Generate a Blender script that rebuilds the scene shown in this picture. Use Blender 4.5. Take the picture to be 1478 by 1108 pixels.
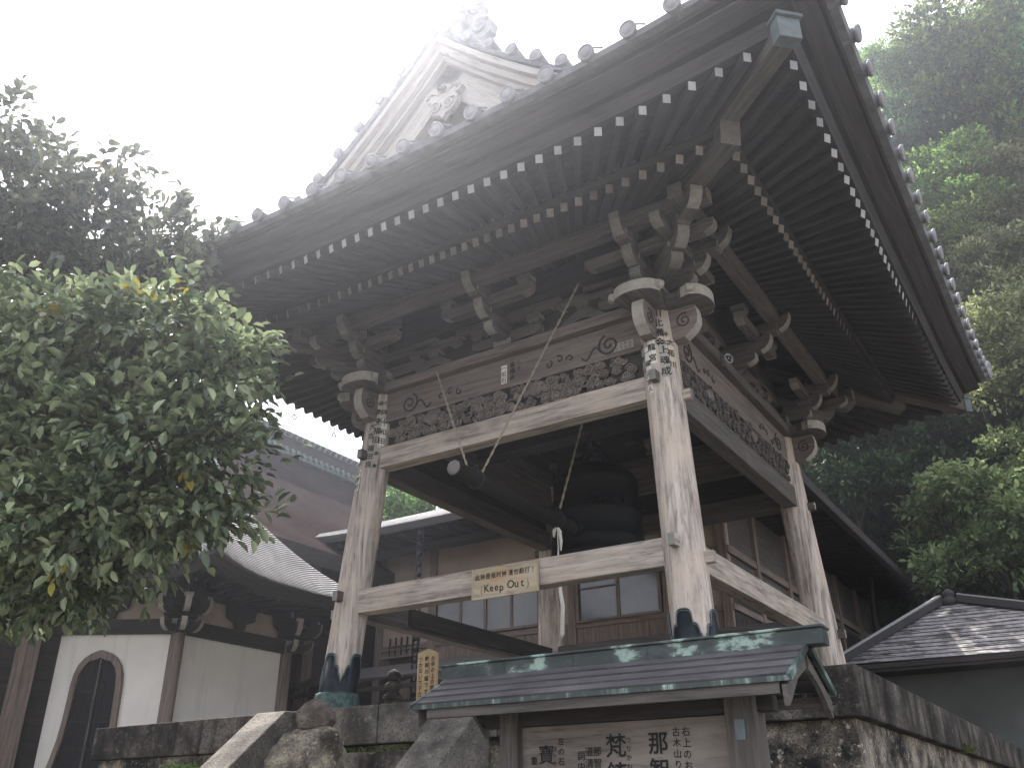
import bpy, math, random
from mathutils import Vector, Matrix, noise
rnd = random.Random(7)
pi, sin, cos, rad = math.pi, math.sin, math.cos, math.radians
S = bpy.context.scene
for o in list(bpy.data.objects): bpy.data.objects.remove(o)
COL = S.collection

# ------------------------------------------------------------------ camera
YAW, PITCH, ROLL = 0.577, 0.455, -0.002
f = Vector((-sin(YAW)*cos(PITCH), cos(YAW)*cos(PITCH), sin(PITCH)))
r0 = Vector((cos(YAW), sin(YAW), 0)); u0 = r0.cross(f)
rr = r0*cos(ROLL)+u0*sin(ROLL); uu = u0*cos(ROLL)-r0*sin(ROLL)
cam_d = bpy.data.cameras.new('camera'); cam = bpy.data.objects.new('camera', cam_d); COL.objects.link(cam)
cam.matrix_world = Matrix(((rr.x, uu.x, -f.x, 4.864), (rr.y, uu.y, -f.y, -9.365), (rr.z, uu.z, -f.z, -1.124), (0, 0, 0, 1)))
cam_d.sensor_width = 36; cam_d.lens = 31.405; cam_d.clip_start = .05; cam_d.clip_end = 500
S.camera = cam

# ------------------------------------------------------------------ sky, sun, exposure
SUN_EL, SUN_AZ = rad(54.5), rad(53)          # azimuth measured from +Y towards -X
w = bpy.data.worlds.new('World'); S.world = w; w.use_nodes = True
nt = w.node_tree; nt.nodes.clear()
sky = nt.nodes.new('ShaderNodeTexSky'); sky.sky_type = 'NISHITA'; sky.sun_disc = False
sky.sun_elevation = SUN_EL; sky.sun_rotation = -SUN_AZ; sky.air_density = 1.2; sky.dust_density = 4.0
mixc = nt.nodes.new('ShaderNodeMix'); mixc.data_type = 'RGBA'; mixc.inputs[0].default_value = .62
mixc.inputs[7].default_value = (7.6, 7.7, 8.3, 1)      # thin bright overcast over the blue
bg = nt.nodes.new('ShaderNodeBackground'); bg.inputs[1].default_value = .1
out = nt.nodes.new('ShaderNodeOutputWorld')
nt.links.new(sky.outputs[0], mixc.inputs[6]); nt.links.new(mixc.outputs[2], bg.inputs[0]); nt.links.new(bg.outputs[0], out.inputs[0])
sd = bpy.data.lights.new('sun', 'SUN'); sd.energy = 5.0; sd.angle = rad(.6); sd.color = (1, .95, .88)
so = bpy.data.objects.new('sun', sd); COL.objects.link(so)
sdir = Vector((-sin(SUN_AZ)*cos(SUN_EL), cos(SUN_AZ)*cos(SUN_EL), sin(SUN_EL)))
so.rotation_euler = sdir.to_track_quat('Z', 'Y').to_euler(); so.location = sdir*60
S.view_settings.view_transform = 'Standard'; S.view_settings.look = 'None'
S.view_settings.exposure = 1.72; S.view_settings.gamma = 1
S.cycles.use_denoising = True
S.cycles.max_bounces = 6; S.cycles.diffuse_bounces = 3; S.cycles.volume_bounces = 0; S.cycles.transparent_max_bounces = 4
S.cycles.caustics_reflective = False; S.cycles.caustics_refractive = False

# ------------------------------------------------------------------ lettering outlines from the built-in font
_txt = {}
def glyphs(body, off=0.0):
    k = (body, off)
    if k not in _txt:
        cu = bpy.data.curves.new('t', 'FONT'); cu.body = body; cu.offset = off; cu.align_x = 'CENTER'; cu.align_y = 'CENTER'
        cu.resolution_u = 2
        o = bpy.data.objects.new('t', cu); COL.objects.link(o)
        dg = bpy.context.evaluated_depsgraph_get()
        me = bpy.data.meshes.new_from_object(o.evaluated_get(dg))
        _txt[k] = ([(v.co.x, v.co.y) for v in me.vertices], [tuple(p.vertices) for p in me.polygons])
        bpy.data.objects.remove(o); bpy.data.curves.remove(cu); bpy.data.meshes.remove(me)
    return _txt[k]

# ------------------------------------------------------------------ mesh builder
class MB:
    def __init__(s): s.v = []; s.g = []; s.f = []; s.m = []; s.sm = []
    def add(s, verts, gs, faces, mi=0, smooth=False):
        n = len(s.v); s.v += [tuple(v) for v in verts]; s.g += gs
        for i, q in enumerate(faces):
            s.f.append(tuple(n+k for k in q)); s.m.append(mi[i] if isinstance(mi, (list, tuple)) else mi); s.sm.append(smooth)
    def frame(s, o, ax, ay, az, sx, sy, sz, mi=0, ends=None, taper=None):
        """box centred on o; ax is the grain axis; ends = material of the two end faces"""
        ro = rnd.uniform(0, 40); vs = []; gs = []
        for i in (-1, 1):
            for j in (-1, 1):
                for k in (-1, 1):
                    t = 1 if taper is None or k > 0 else taper
                    tx = t if taper is not None else 1
                    vs.append(o+ax*(i*sx/2*tx)+ay*(j*sy/2*t)+az*(k*sz/2)); gs.append((ro+i*sx/2, ro*.7+j*sy/2, ro*1.3+k*sz/2))
        fs = [(0, 1, 3, 2), (4, 6, 7, 5), (0, 4, 5, 1), (2, 3, 7, 6), (0, 2, 6, 4), (1, 5, 7, 3)]
        e = mi if ends is None else ends
        e0, e1 = e if isinstance(e, tuple) else (e, e)
        s.add(vs, gs, fs, [e0, e1, mi, mi, mi, mi])
    def box(s, x0, x1, y0, y1, z0, z1, grain='x', mi=0, ends=None, taper=None):
        X, Y, Z = Vector((1, 0, 0)), Vector((0, 1, 0)), Vector((0, 0, 1)); c = Vector(((x0+x1)/2, (y0+y1)/2, (z0+z1)/2))
        dx, dy, dz = abs(x1-x0), abs(y1-y0), abs(z1-z0)
        if grain == 'x': s.frame(c, X, Y, Z, dx, dy, dz, mi, ends, taper)
        elif grain == 'y': s.frame(c, Y, -X, Z, dy, dx, dz, mi, ends, taper)
        else: s.frame(c, Z, X, Y, dz, dx, dy, mi, ends)
    def beam(s, p0, p1, wd, ht, up=(0, 0, 1), mi=0, ends=None):
        p0, p1 = Vector(p0), Vector(p1); d = p1-p0; L = d.length; d = d/L
        y = Vector(up).cross(d)
        if y.length < 1e-5: y = Vector((0, 1, 0)).cross(d)
        y.normalize(); z = d.cross(y)
        s.frame((p0+p1)/2, d, y, z, L, wd, ht, mi, ends)
    def prism(s, poly, o, u, v, n, d, mi=0, side=None, smooth=False, grain=0):
        """polygon (a,b) in plane o+a*u+b*v, extruded d along n; side = material list per edge"""
        o, u, v, n = Vector(o), Vector(u), Vector(v), Vector(n); N = len(poly); ro = rnd.uniform(0, 40)
        vs = [o+u*a+v*b for a, b in poly]+[o+u*a+v*b+n*d for a, b in poly]
        def G(a, b, c): return (ro+a, ro+b, ro+c) if grain == 0 else ((ro+b, ro+a, ro+c) if grain == 1 else (ro+c, ro+b, ro+a))
        gs = [G(a, b, 0) for a, b in poly]+[G(a, b, d) for a, b in poly]
        area = sum(poly[i][0]*poly[(i+1) % N][1]-poly[(i+1) % N][0]*poly[i][1] for i in range(N))
        flip = (area > 0) == (u.cross(v).dot(n) > 0)
        A = tuple(range(N)); B = tuple(range(N, 2*N))
        fs = [A[::-1] if flip else A, B if flip else B[::-1]]; ms = [mi, mi]
        for i in range(N):
            j = (i+1) % N; q = (i, j, N+j, N+i)
            fs.append(q if flip else q[::-1]); ms.append(mi if side is None else (side[i] if isinstance(side, (list, tuple)) else side))
        s.add(vs, gs, fs, ms, smooth)
    def tube(s, pts, r, seg=8, mi=0, caps=True, smooth=True):
        pts = [Vector(p) for p in pts]; n = len(pts); vs = []; gs = []; ro = rnd.uniform(0, 40); L = 0
        up = Vector((0, 0, 1)); px = None
        for i, p in enumerate(pts):
            t = (pts[min(i+1, n-1)]-pts[max(i-1, 0)]).normalized()
            if px is None:
                a = up if abs(t.z) < .95 else Vector((1, 0, 0)); x = a.cross(t).normalized()
            else: x = (px-t*px.dot(t)).normalized()
            px = x; y = t.cross(x)
            if i: L += (p-pts[i-1]).length
            R = r[i] if isinstance(r, (list, tuple)) else r
            for k in range(seg):
                a = 2*pi*k/seg; vs.append(p+x*(R*cos(a))+y*(R*sin(a))); gs.append((ro+L, ro+R*cos(a), ro+R*sin(a)))
        fs = [(i*seg+k, i*seg+(k+1) % seg, (i+1)*seg+(k+1) % seg, (i+1)*seg+k) for i in range(n-1) for k in range(seg)]
        s.add(vs, gs, fs, mi, smooth)
        if caps:
            b = len(s.v)-n*seg
            s.f.append(tuple(b+k for k in range(seg))[::-1]); s.m.append(mi); s.sm.append(False)
            s.f.append(tuple(b+(n-1)*seg+k for k in range(seg))); s.m.append(mi); s.sm.append(False)
    def lathe(s, prof, o, seg=24, mi=0, ax=None, rf=None, smooth=True, sx=1, sy=1):
        """profile [(r,h)] about axis through o"""
        o = Vector(o); az = Vector(ax).normalized() if ax is not None else Vector((0, 0, 1))
        a = Vector((1, 0, 0)) if abs(az.x) < .9 else Vector((0, 1, 0)); x = (a-az*a.dot(az)).normalized(); y = az.cross(x)
        vs = []; gs = []; ro = rnd.uniform(0, 40); n = len(prof)
        for r, h in prof:
            for k in range(seg):
                t = 2*pi*k/seg; R = r*(rf(t, h) if rf else 1); vs.append(o+x*(R*cos(t)*sx)+y*(R*sin(t)*sy)+az*h); gs.append((ro+h, ro+R*cos(t), ro+R*sin(t)))
        fs = [(i*seg+k, i*seg+(k+1) % seg, (i+1)*seg+(k+1) % seg, (i+1)*seg+k) for i in range(n-1) for k in range(seg)]
        fs += [tuple(range(seg))[::-1], tuple(range((n-1)*seg, n*seg))]
        s.add(vs, gs, fs, mi, smooth)
    def grid(s, nu, nv, fn, mi=0, smooth=True, closed=False, mfn=None):
        vs = []; gs = []
        for i in range(nu+1):
            for j in range(nv+1):
                p = fn(i/nu, j/nv); vs.append(p); gs.append((p[0], p[1], p[2]))
        fs = []; ms = []
        for i in range(nu):
            for j in range(nv):
                a = i*(nv+1)+j; fs.append((a, a+nv+1, a+nv+2, a+1)); ms.append(mi)
        s.add(vs, gs, fs, ms, smooth)
    def sweep(s, prof, path, mi=0, closed=True):
        """path: list of functions (a,b)->point ; prof polygon swept along"""
        n = len(prof); vs = []; gs = []; ro = rnd.uniform(0, 40); L = 0; prev = None
        for fn in path:
            c = fn(*prof[0])
            if prev is not None: L += (Vector(c)-prev).length
            prev = Vector(c)
            for a, b in prof: vs.append(fn(a, b)); gs.append((ro+L, ro+a, ro+b))
        fs = []
        m = len(path); e = n if closed else n-1
        for i in range(m-1):
            for k in range(e):
                fs.append((i*n+k, i*n+(k+1) % n, (i+1)*n+(k+1) % n, (i+1)*n+k))
        if closed: fs += [tuple(range(n))[::-1], tuple(range((m-1)*n, m*n))]
        s.add(vs, gs, fs, mi)
    def text(s, body, size, o, u, v, mi=0, off=.0, sx=1.0):
        vs, fs = glyphs(body, off); o, u, v = Vector(o), Vector(u), Vector(v)
        if vs: s.add([o+u*(a*size*sx)+v*(b*size) for a, b in vs], [(0, 0, 0)]*len(vs), fs, mi)
    def column(s, body, size, o, u, v, mi=0, off=.0, pitch=1.08, sx=1.0):
        for i, ch in enumerate(body): s.text(ch, size, Vector(o)-Vector(v)*(i*size*pitch), u, v, mi, off, sx)
    def build(s, name, mats, parent=None, bevel=0, recalc=True):
        me = bpy.data.meshes.new(name); me.from_pydata(s.v, [], s.f)
        for m in (mats if isinstance(mats, (list, tuple)) else [mats]): me.materials.append(m)
        me.polygons.foreach_set('material_index', s.m); me.polygons.foreach_set('use_smooth', s.sm)
        at = me.attributes.new('g', 'FLOAT_VECTOR', 'POINT'); at.data.foreach_set('vector', [c for g in s.g for c in g])
        if recalc:
            import bmesh
            bm = bmesh.new(); bm.from_mesh(me); bmesh.ops.recalc_face_normals(bm, faces=bm.faces); bm.to_mesh(me); bm.free()
        o = bpy.data.objects.new(name, me); COL.objects.link(o)
        if parent is not None:
            o.parent = parent
            off = parent.location if parent.type == 'EMPTY' else Vector((0, 0, 0))
            o.matrix_parent_inverse = Matrix.Translation(-off)
        if bevel:
            b = o.modifiers.new('edge', 'BEVEL'); b.width = bevel; b.segments = 2; b.limit_method = 'ANGLE'; b.angle_limit = rad(40)
        return o
def tag(o, label=None, cat=None, group=None, kind=None):
    for k, v in (('label', label), ('category', cat), ('group', group), ('kind', kind)):
        if v: o[k] = v
    return o
def thing(name, label, cat, loc=(0, 0, 0), group=None):
    o = bpy.data.objects.new(name, None); COL.objects.link(o); o.location = loc; o.empty_display_size = .2
    return tag(o, label, cat, group)
V = Vector
def lerp(a, b, t): return a+(b-a)*t
def spiral(o, u, v, r, turns, dirn=1, n=28, a0=0.0):
    return [V(o)+V(u)*(dirn*r*(1-i/n*.88)*cos(a0+2*pi*turns*i/n))+V(v)*(r*(1-i/n*.88)*sin(a0+2*pi*turns*i/n)) for i in range(n+1)]

# ------------------------------------------------------------------ materials
def newmat(name, rough=.8):
    m = bpy.data.materials.new(name); m.use_nodes = True
    b = m.node_tree.nodes['Principled BSDF']; b.inputs['Roughness'].default_value = rough
    b.inputs['Specular IOR Level'].default_value = .3
    return m, m.node_tree, b
def nd(nt, t, **k):
    n = nt.nodes.new(t)
    for a, b in k.items(): setattr(n, a, b)
    return n
def ramp(nt, fac, stops):
    r = nd(nt, 'ShaderNodeValToRGB'); e = r.color_ramp.elements
    while len(e) < len(stops): e.new(.5)
    for i, (p, c) in enumerate(stops): e[i].position = p; e[i].color = (*c, 1) if len(c) == 3 else c
    nt.links.new(fac, r.inputs[0]); return r.outputs[0]
def mix(nt, a, b, fac, mode='MIX'):
    m = nd(nt, 'ShaderNodeMix', data_type='RGBA', blend_type=mode)
    for s_, x in ((m.inputs[0], fac), (m.inputs[6], a), (m.inputs[7], b)):
        if isinstance(x, (int, float)): s_.default_value = x
        elif isinstance(x, tuple): s_.default_value = (*x, 1)
        else: nt.links.new(x, s_)
    return m.outputs[2]
def nz(nt, vec, scale, detail=5, rough=.55, dist=0.0, sc=None):
    if sc is not None:
        mp = nd(nt, 'ShaderNodeMapping'); mp.inputs['Scale'].default_value = sc; nt.links.new(vec, mp.inputs[0]); vec = mp.outputs[0]
    n = nd(nt, 'ShaderNodeTexNoise'); n.inputs['Scale'].default_value = scale; n.inputs['Detail'].default_value = detail
    n.inputs['Roughness'].default_value = rough; n.inputs['Distortion'].default_value = dist
    nt.links.new(vec, n.inputs['Vector']); return n.outputs['Fac']
def bump(nt, b, h, strength=.3, dist=.01):
    n = nd(nt, 'ShaderNodeBump'); n.inputs['Strength'].default_value = strength; n.inputs['Distance'].default_value = dist
    nt.links.new(h, n.inputs['Height']); nt.links.new(n.outputs[0], b.inputs['Normal'])
def gvec(nt): return nd(nt, 'ShaderNodeAttribute', attribute_name='g').outputs['Vector']
def ovec(nt): return nd(nt, 'ShaderNodeTexCoord').outputs['Object']
def wood(name, dark, light, patch=None, rough=.85, grain=26, bs=.35, patch_amt=.5):
    m, t, b = newmat(name, rough); g = gvec(t)
    n1 = nz(t, g, 1, 6, .6, .35, (1.6, grain, grain)); n2 = nz(t, g, 1, 4, .5, .2, (5, grain*4, grain*4))
    n3 = nz(t, g, 2.2, 4, .6)
    c = ramp(t, n1, [(.3, dark), (.62, light)])
    d2 = tuple(x*.55 for x in dark)
    c = mix(t, c, d2, ramp(t, n2, [(.56, (0, 0, 0)), (.72, (.7, .7, .7))]))
    if patch: c = mix(t, c, patch, ramp(t, n3, [(.45, (0, 0, 0)), (.68, (patch_amt,)*3)]))
    t.links.new(c, b.inputs['Base Color']); bump(t, b, n1, bs, .012); return m
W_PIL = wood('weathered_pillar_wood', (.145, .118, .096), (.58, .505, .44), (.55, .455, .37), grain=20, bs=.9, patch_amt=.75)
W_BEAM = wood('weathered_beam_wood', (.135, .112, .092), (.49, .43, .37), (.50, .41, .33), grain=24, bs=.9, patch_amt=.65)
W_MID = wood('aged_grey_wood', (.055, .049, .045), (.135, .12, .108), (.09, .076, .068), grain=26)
W_HEAD = wood('sheltered_shaded_wood', (.085, .07, .062), (.205, .175, .155), (.16, .125, .11), grain=24, bs=.5)  # less bleached wood, with eave shade also put into its darker tone
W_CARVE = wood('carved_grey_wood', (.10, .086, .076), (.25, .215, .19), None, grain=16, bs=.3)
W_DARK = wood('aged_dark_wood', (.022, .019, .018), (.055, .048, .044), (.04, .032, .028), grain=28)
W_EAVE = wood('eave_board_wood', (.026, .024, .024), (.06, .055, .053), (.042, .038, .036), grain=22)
W_PALE = wood('pale_gable_wood', (.33, .305, .28), (.43, .40, .37), None, grain=16, bs=.12)
W_BRN = wood('brown_plank_wood', (.11, .085, .07), (.27, .215, .18), (.20, .16, .14), grain=30)
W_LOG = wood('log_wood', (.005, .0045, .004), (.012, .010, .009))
W_BOARD = wood('notice_panel_wood', (.115, .098, .085), (.235, .205, .18), (.29, .255, .22), grain=12, bs=.2)
W_SIGN = wood('small_sign_wood', (.25, .18, .10), (.38, .29, .17), (.33, .20, .08), grain=10, bs=.15)
def plain(name, c, rough=.8, metal=0.0, var=.25, scale=9, spec=.3):
    m, t, b = newmat(name, rough); g = ovec(t); n = nz(t, g, scale, 5, .6)
    t.links.new(ramp(t, n, [(.25, tuple(x*(1-var) for x in c)), (.75, tuple(min(1, x*(1+var)) for x in c))]), b.inputs['Base Color'])
    b.inputs['Metallic'].default_value = metal; b.inputs['Specular IOR Level'].default_value = spec
    bump(t, b, n, .12, .01); return m
ENDG = plain('whitewashed_end_grain', (.34, .315, .275), .85, 0, .2, 14)
ENDD = plain('faded_end_grain', (.23, .215, .195), .85, 0, .25, 14)
RAFEND = plain('white_painted_rafter_end', (.36, .35, .34), .8, 0, .12, 20)
def plaster(name, c):
    m, t, b = newmat(name, .92); v = ovec(t); n = nz(t, v, 2, 5, .6); n2 = nz(t, v, 1, 4, .6, .1, (5, 5, .45)); n3 = nz(t, v, 40, 3, .6)
    k = ramp(t, n, [(.3, tuple(x*.9 for x in c)), (.7, c)]); k = mix(t, k, tuple(x*.62 for x in c), ramp(t, n2, [(.52, (0, 0, 0)), (.75, (.5,)*3)]))
    t.links.new(k, b.inputs['Base Color']); bump(t, b, n3, .15, .004); return m
PLASTER = plaster('white_lime_plaster', (.84, .79, .71))
PLASTER2 = plain('beige_plaster', (.37, .295, .235), .9, 0, .12, 2.5)
PLASTER3 = plain('grey_plaster_wall', (.10, .105, .095), .9, 0, .3, 1.1)
BLACK = plain('black_iron', (.025, .026, .032), .55, .3, .3, 12)
SHOE = plain('dark_bronze_plate', (.024, .027, .032), .5, .5, .5, 14)
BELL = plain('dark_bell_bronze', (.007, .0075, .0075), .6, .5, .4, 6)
TILE = plain('grey_roof_tile', (.17, .175, .185), .65, 0, .35, 5)
TILEL = plain('pale_ridge_tile', (.25, .245, .255), .7, 0, .25, 8)
PAPER = plain('yellowed_paper', (.66, .63, .57), .9, 0, .12, 20)
PAPERD = plain('faded_paper', (.33, .305, .27), .9, 0, .15, 20)
def vary(m):
    t = m.node_tree; b = t.nodes['Principled BSDF']; src = b.inputs['Base Color'].links[0].from_socket
    oi = nd(t, 'ShaderNodeObjectInfo'); mr = nd(t, 'ShaderNodeMapRange'); t.links.new(oi.outputs['Random'], mr.inputs[0]); mr.inputs[3].default_value = .6; mr.inputs[4].default_value = 1.15
    hs = nd(t, 'ShaderNodeHueSaturation'); t.links.new(src, hs.inputs['Color']); t.links.new(mr.outputs[0], hs.inputs['Value']); t.links.new(hs.outputs[0], b.inputs['Base Color'])
vary(RAFEND); vary(ENDD)
INK = plain('black_ink', (.022, .02, .02), .9, 0, .3, 20)
INKF = plain('faded_ink', (.085, .075, .068), .9, 0, .3, 20)
INKR = plain('faded_red_ink', (.30, .13, .05), .9, 0, .3, 20)
ROPE = plain('straw_rope', (.30, .265, .20), .95, 0, .35, 60)
ROPEW = plain('white_cotton_rope', (.68, .65, .58), .95, 0, .15, 60)
BARKD = plain('shaded_tree_bark', (.028, .023, .018), .95, 0, .5, 12)
BARK = plain('tree_bark', (.12, .085, .065), .95, 0, .5, 12)
DGLASS = plain('window_glass', (.20, .205, .21), .12, 0, .3, 1.2, .5)
PAPERW = plain('frosted_window_pane', (.30, .30, .30), .35, 0, .15, 1.5, .5)
GRILLE = plain('grey_grille_metal', (.5, .5, .5), .6, .2, .1)
def lotus_mat():
    m, t, b = newmat('verdigris_bronze', .6); v = ovec(t)
    c = ramp(t, nz(t, v, 16, 5, .6), [(.35, (.03, .05, .046)), (.7, (.11, .165, .145))])
    t.links.new(c, b.inputs['Base Color']); b.inputs['Metallic'].default_value = .3; return m
LOTUS = lotus_mat()
def copper_roof(name):
    m, t, b = newmat(name, .55); v = ovec(t)
    n = nz(t, v, 3.5, 6, .65, .4, (1, 2.5, 2.5)); n2 = nz(t, v, 26, 4, .6)
    c = ramp(t, n, [(.43, (.035, .042, .041)), (.53, (.065, .08, .075)), (.58, (.27, .355, .305))])
    c = mix(t, c, (.04, .045, .045), ramp(t, n2, [(.5, (0, 0, 0)), (.75, (.6,)*3)]))
    t.links.new(c, b.inputs['Base Color']); bump(t, b, n2, .15, .01); return m
COPPER = copper_roof('verdigris_copper')
def trim_mat():
    m, t, b = newmat('blackened_copper_trim', .5); v = ovec(t); n = nz(t, v, 1, 4, .7, .2, (16, 3, 3))
    t.links.new(ramp(t, n, [(.5, (.04, .05, .048)), (.60, (.10, .14, .12)), (.68, (.30, .36, .33))]), b.inputs['Base Color']); return m
TRIM = trim_mat()
def copper_plate():
    m, t, b = newmat('grey_green_copper_plate', .55); v = ovec(t); n = nz(t, v, 9, 5, .6)
    t.links.new(ramp(t, n, [(.3, (.07, .085, .09)), (.7, (.15, .185, .185))]), b.inputs['Base Color']); return m
CAPC = copper_plate()
def board_roof():
    m, t, b = newmat('slate_board_roofing', .6); g = gvec(t)
    n = nz(t, g, 1, 5, .6, .2, (2.5, 14, 14)); n2 = nz(t, g, 3, 4, .6)
    c = ramp(t, n, [(.3, (.045, .042, .045)), (.7, (.105, .098, .10))]); c = mix(t, c, (.15, .14, .14), ramp(t, n2, [(.5, (0, 0, 0)), (.75, (.5,)*3)]))
    t.links.new(c, b.inputs['Base Color']); bump(t, b, n, .3, .01); return m
SLATE = board_roof()
def stone(name, dark, mid, light, sc=1.0, lich=.5, streak=False):
    m, t, b = newmat(name, .92); v = ovec(t)
    n1 = nz(t, v, 2.2*sc, 6, .65); n2 = nz(t, v, 55*sc, 3, .6); n3 = nz(t, v, 17*sc, 5, .7)
    c = ramp(t, n1, [(.38, dark), (.5, mid), (.62, tuple(lerp(a, c_, .55) for a, c_ in zip(mid, light)))])
    c = mix(t, c, dark, ramp(t, n2, [(.5, (0, 0, 0)), (.62, (.75,)*3)]))
    c = mix(t, c, light, ramp(t, n3, [(.57, (0, 0, 0)), (.68, (lich,)*3)]))
    if streak:
        n4 = nz(t, v, 1, 4, .6, .1, (7, 7, .5)); c = mix(t, c, tuple(x*.4 for x in dark), ramp(t, n4, [(.46, (0, 0, 0)), (.66, (.85,)*3)]))
    t.links.new(c, b.inputs['Base Color'])
    ad = nd(t, 'ShaderNodeMath', operation='ADD'); t.links.new(n2, ad.inputs[0]); t.links.new(n3, ad.inputs[1])
    bump(t, b, ad.outputs[0], .7, .02); return m
ST_CAP = stone('granite_capstone', (.055, .049, .042), (.135, .122, .105), (.30, .27, .23), 1, .5)
ST_DARK = stone('mossy_dark_stone', (.018, .016, .014), (.062, .051, .042), (.24, .21, .18), 1.1, .75, True)
ST_WALL = stone('blotched_wall_stone', (.012, .012, .012), (.14, .12, .095), (.55, .48, .38), 1.3, .95)
ST_ROCK = stone('lichen_boulder_stone', (.04, .034, .027), (.15, .125, .10), (.40, .37, .25), 2.2, .9)
ST_RND = stone('brown_round_stone', (.035, .028, .023), (.10, .08, .065), (.24, .21, .17), 2.4, .5)
def gravel():
    m, t, b = newmat('pale_gravel', .95); v = ovec(t); n = nz(t, v, 30, 4, .7)
    t.links.new(ramp(t, n, [(.3, (.10, .095, .085)), (.7, (.20, .19, .17))]), b.inputs['Base Color']); bump(t, b, n, .5, .02); return m
GRAVEL = gravel()
def shingle(name, dark, light, rows, wr=.8):
    m, t, b = newmat(name, wr); g = gvec(t)      # g.x along the row, g.y up the slope
    n = nz(t, g, 1, 5, .6, .1, (5, 2, 1)); n2 = nz(t, g, 1, 4, .65, 0, (1.0, 40, 1)); n3 = nz(t, g, 1.1, 4, .6)
    c = ramp(t, n, [(.3, dark), (.7, light)])
    c = mix(t, c, tuple(x*.5 for x in dark), ramp(t, n2, [(.55, (0, 0, 0)), (.75, (.5,)*3)]))
    c = mix(t, c, tuple(x*.6 for x in dark), ramp(t, n3, [(.45, (0, 0, 0)), (.7, (.6,)*3)]))
    t.links.new(c, b.inputs['Base Color']); bump(t, b, n, .3, .01); return m
SHING = shingle('silvery_shingle', (.105, .103, .106), (.215, .21, .213), 1)
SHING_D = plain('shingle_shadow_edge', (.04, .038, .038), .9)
CYPBARK = None
def cypress():
    m, t, b = newmat('cypress_bark_thatch', 1.0); b.inputs['Specular IOR Level'].default_value = 0; v = ovec(t)
    n = nz(t, v, 1, 6, .65, .2, (9, 9, 2.5)); n2 = nz(t, v, .7, 4, .6)
    c = ramp(t, n, [(.3, (.010, .007, .007)), (.7, (.036, .026, .025))]); c = mix(t, c, (.042, .035, .034), ramp(t, n2, [(.4, (0, 0, 0)), (.65, (.6,)*3)]))
    t.links.new(c, b.inputs['Base Color']); bump(t, b, n, .5, .03); return m
CYPBARK = cypress()
GREENC = plain('green_copper_ridge', (.13, .175, .15), .6, .2, .45, 7)
MOSSTILE = None
def mosstile():
    m, t, b = newmat('mossy_plain_tile', .75); g = gvec(t); v = ovec(t)
    n = nz(t, g, 1, 3, .6, .2, (2.2, 1.0, 1)); n2 = nz(t, v, 1.5, 5, .7, .3); n3 = nz(t, g, 1, 2, .5, 0, (9, 1.0, 1))
    c = ramp(t, n3, [(.3, (.15, .14, .136)), (.7, (.27, .252, .245))])
    c = mix(t, c, (.035, .032, .03), ramp(t, n, [(.54, (0, 0, 0)), (.58, (.9,)*3)]))
    c = mix(t, c, (.03, .028, .026), ramp(t, n2, [(.52, (0, 0, 0)), (.62, (.85,)*3)]))
    t.links.new(c, b.inputs['Base Color']); bump(t, b, n2, .3, .01); return m
MOSSTILE = mosstile()
def leafmat(name, c1, c2, rough=.45, trans=.25, spec=.45):
    m, t, b = newmat(name, rough); b.inputs['Specular IOR Level'].default_value = spec
    oi = nd(t, 'ShaderNodeObjectInfo'); gi = nd(t, 'ShaderNodeNewGeometry'); v = ovec(t)
    n = nz(t, v, 1.3, 3, .6); n2 = nd(t, 'ShaderNodeMath', operation='ADD'); t.links.new(n, n2.inputs[0])
    m2 = nd(t, 'ShaderNodeMath', operation='MULTIPLY_ADD'); t.links.new(gi.outputs['Random Per Island'], m2.inputs[0]); m2.inputs[1].default_value = .8; m2.inputs[2].default_value = -.4
    t.links.new(m2.outputs[0], n2.inputs[1])
    c = ramp(t, n2.outputs[0], [(.25, c1), (.75, c2)])
    hs = nd(t, 'ShaderNodeHueSaturation'); t.links.new(c, hs.inputs['Color'])
    mr = nd(t, 'ShaderNodeMapRange'); t.links.new(oi.outputs['Random'], mr.inputs[0]); mr.inputs[3].default_value = .47; mr.inputs[4].default_value = .53; t.links.new(mr.outputs[0], hs.inputs['Hue'])
    mr2 = nd(t, 'ShaderNodeMapRange'); t.links.new(oi.outputs['Random'], mr2.inputs[0]); mr2.inputs[3].default_value = .75; mr2.inputs[4].default_value = 1.25; t.links.new(mr2.outputs[0], hs.inputs['Value'])
    t.links.new(hs.outputs[0], b.inputs['Base Color'])
    tr = nd(t, 'ShaderNodeBsdfTranslucent'); t.links.new(hs.outputs[0], tr.inputs[0]); mx = nd(t, 'ShaderNodeMixShader'); mx.inputs[0].default_value = trans
    t.links.new(b.outputs[0], mx.inputs[1]); t.links.new(tr.outputs[0], mx.inputs[2]); t.links.new(mx.outputs[0], t.nodes['Material Output'].inputs[0])
    return m
LEAF_CAM = leafmat('camellia_leaf', (.07, .092, .05), (.29, .325, .18), .3, .24, .6)
LEAF_YEL = leafmat('yellowing_leaf', (.22, .16, .02), (.30, .24, .04), .5, .3)
LEAF_UP = leafmat('glossy_dark_leaf', (.055, .075, .05), (.16, .20, .125), .35, .3)
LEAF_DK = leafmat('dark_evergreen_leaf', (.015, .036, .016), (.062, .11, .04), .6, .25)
LEAF_MID = leafmat('mid_green_leaf', (.07, .12, .03), (.25, .37, .095), .55, .35)
LEAF_LIT = leafmat('sunlit_green_leaf', (.12, .18, .07), (.34, .42, .20), .5, .45)  # sunlight on these crowns is painted in as a brighter leaf colour
LEAF_OLV = leafmat('olive_leaf', (.12, .13, .055), (.34, .34, .17), .6, .35)
GRASSM = leafmat('grass_blade', (.06, .10, .02), (.20, .28, .08), .6, .3)
SOIL = plain('dark_forest_floor', (.022, .026, .016), .95, 0, .5, 1.5)

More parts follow.
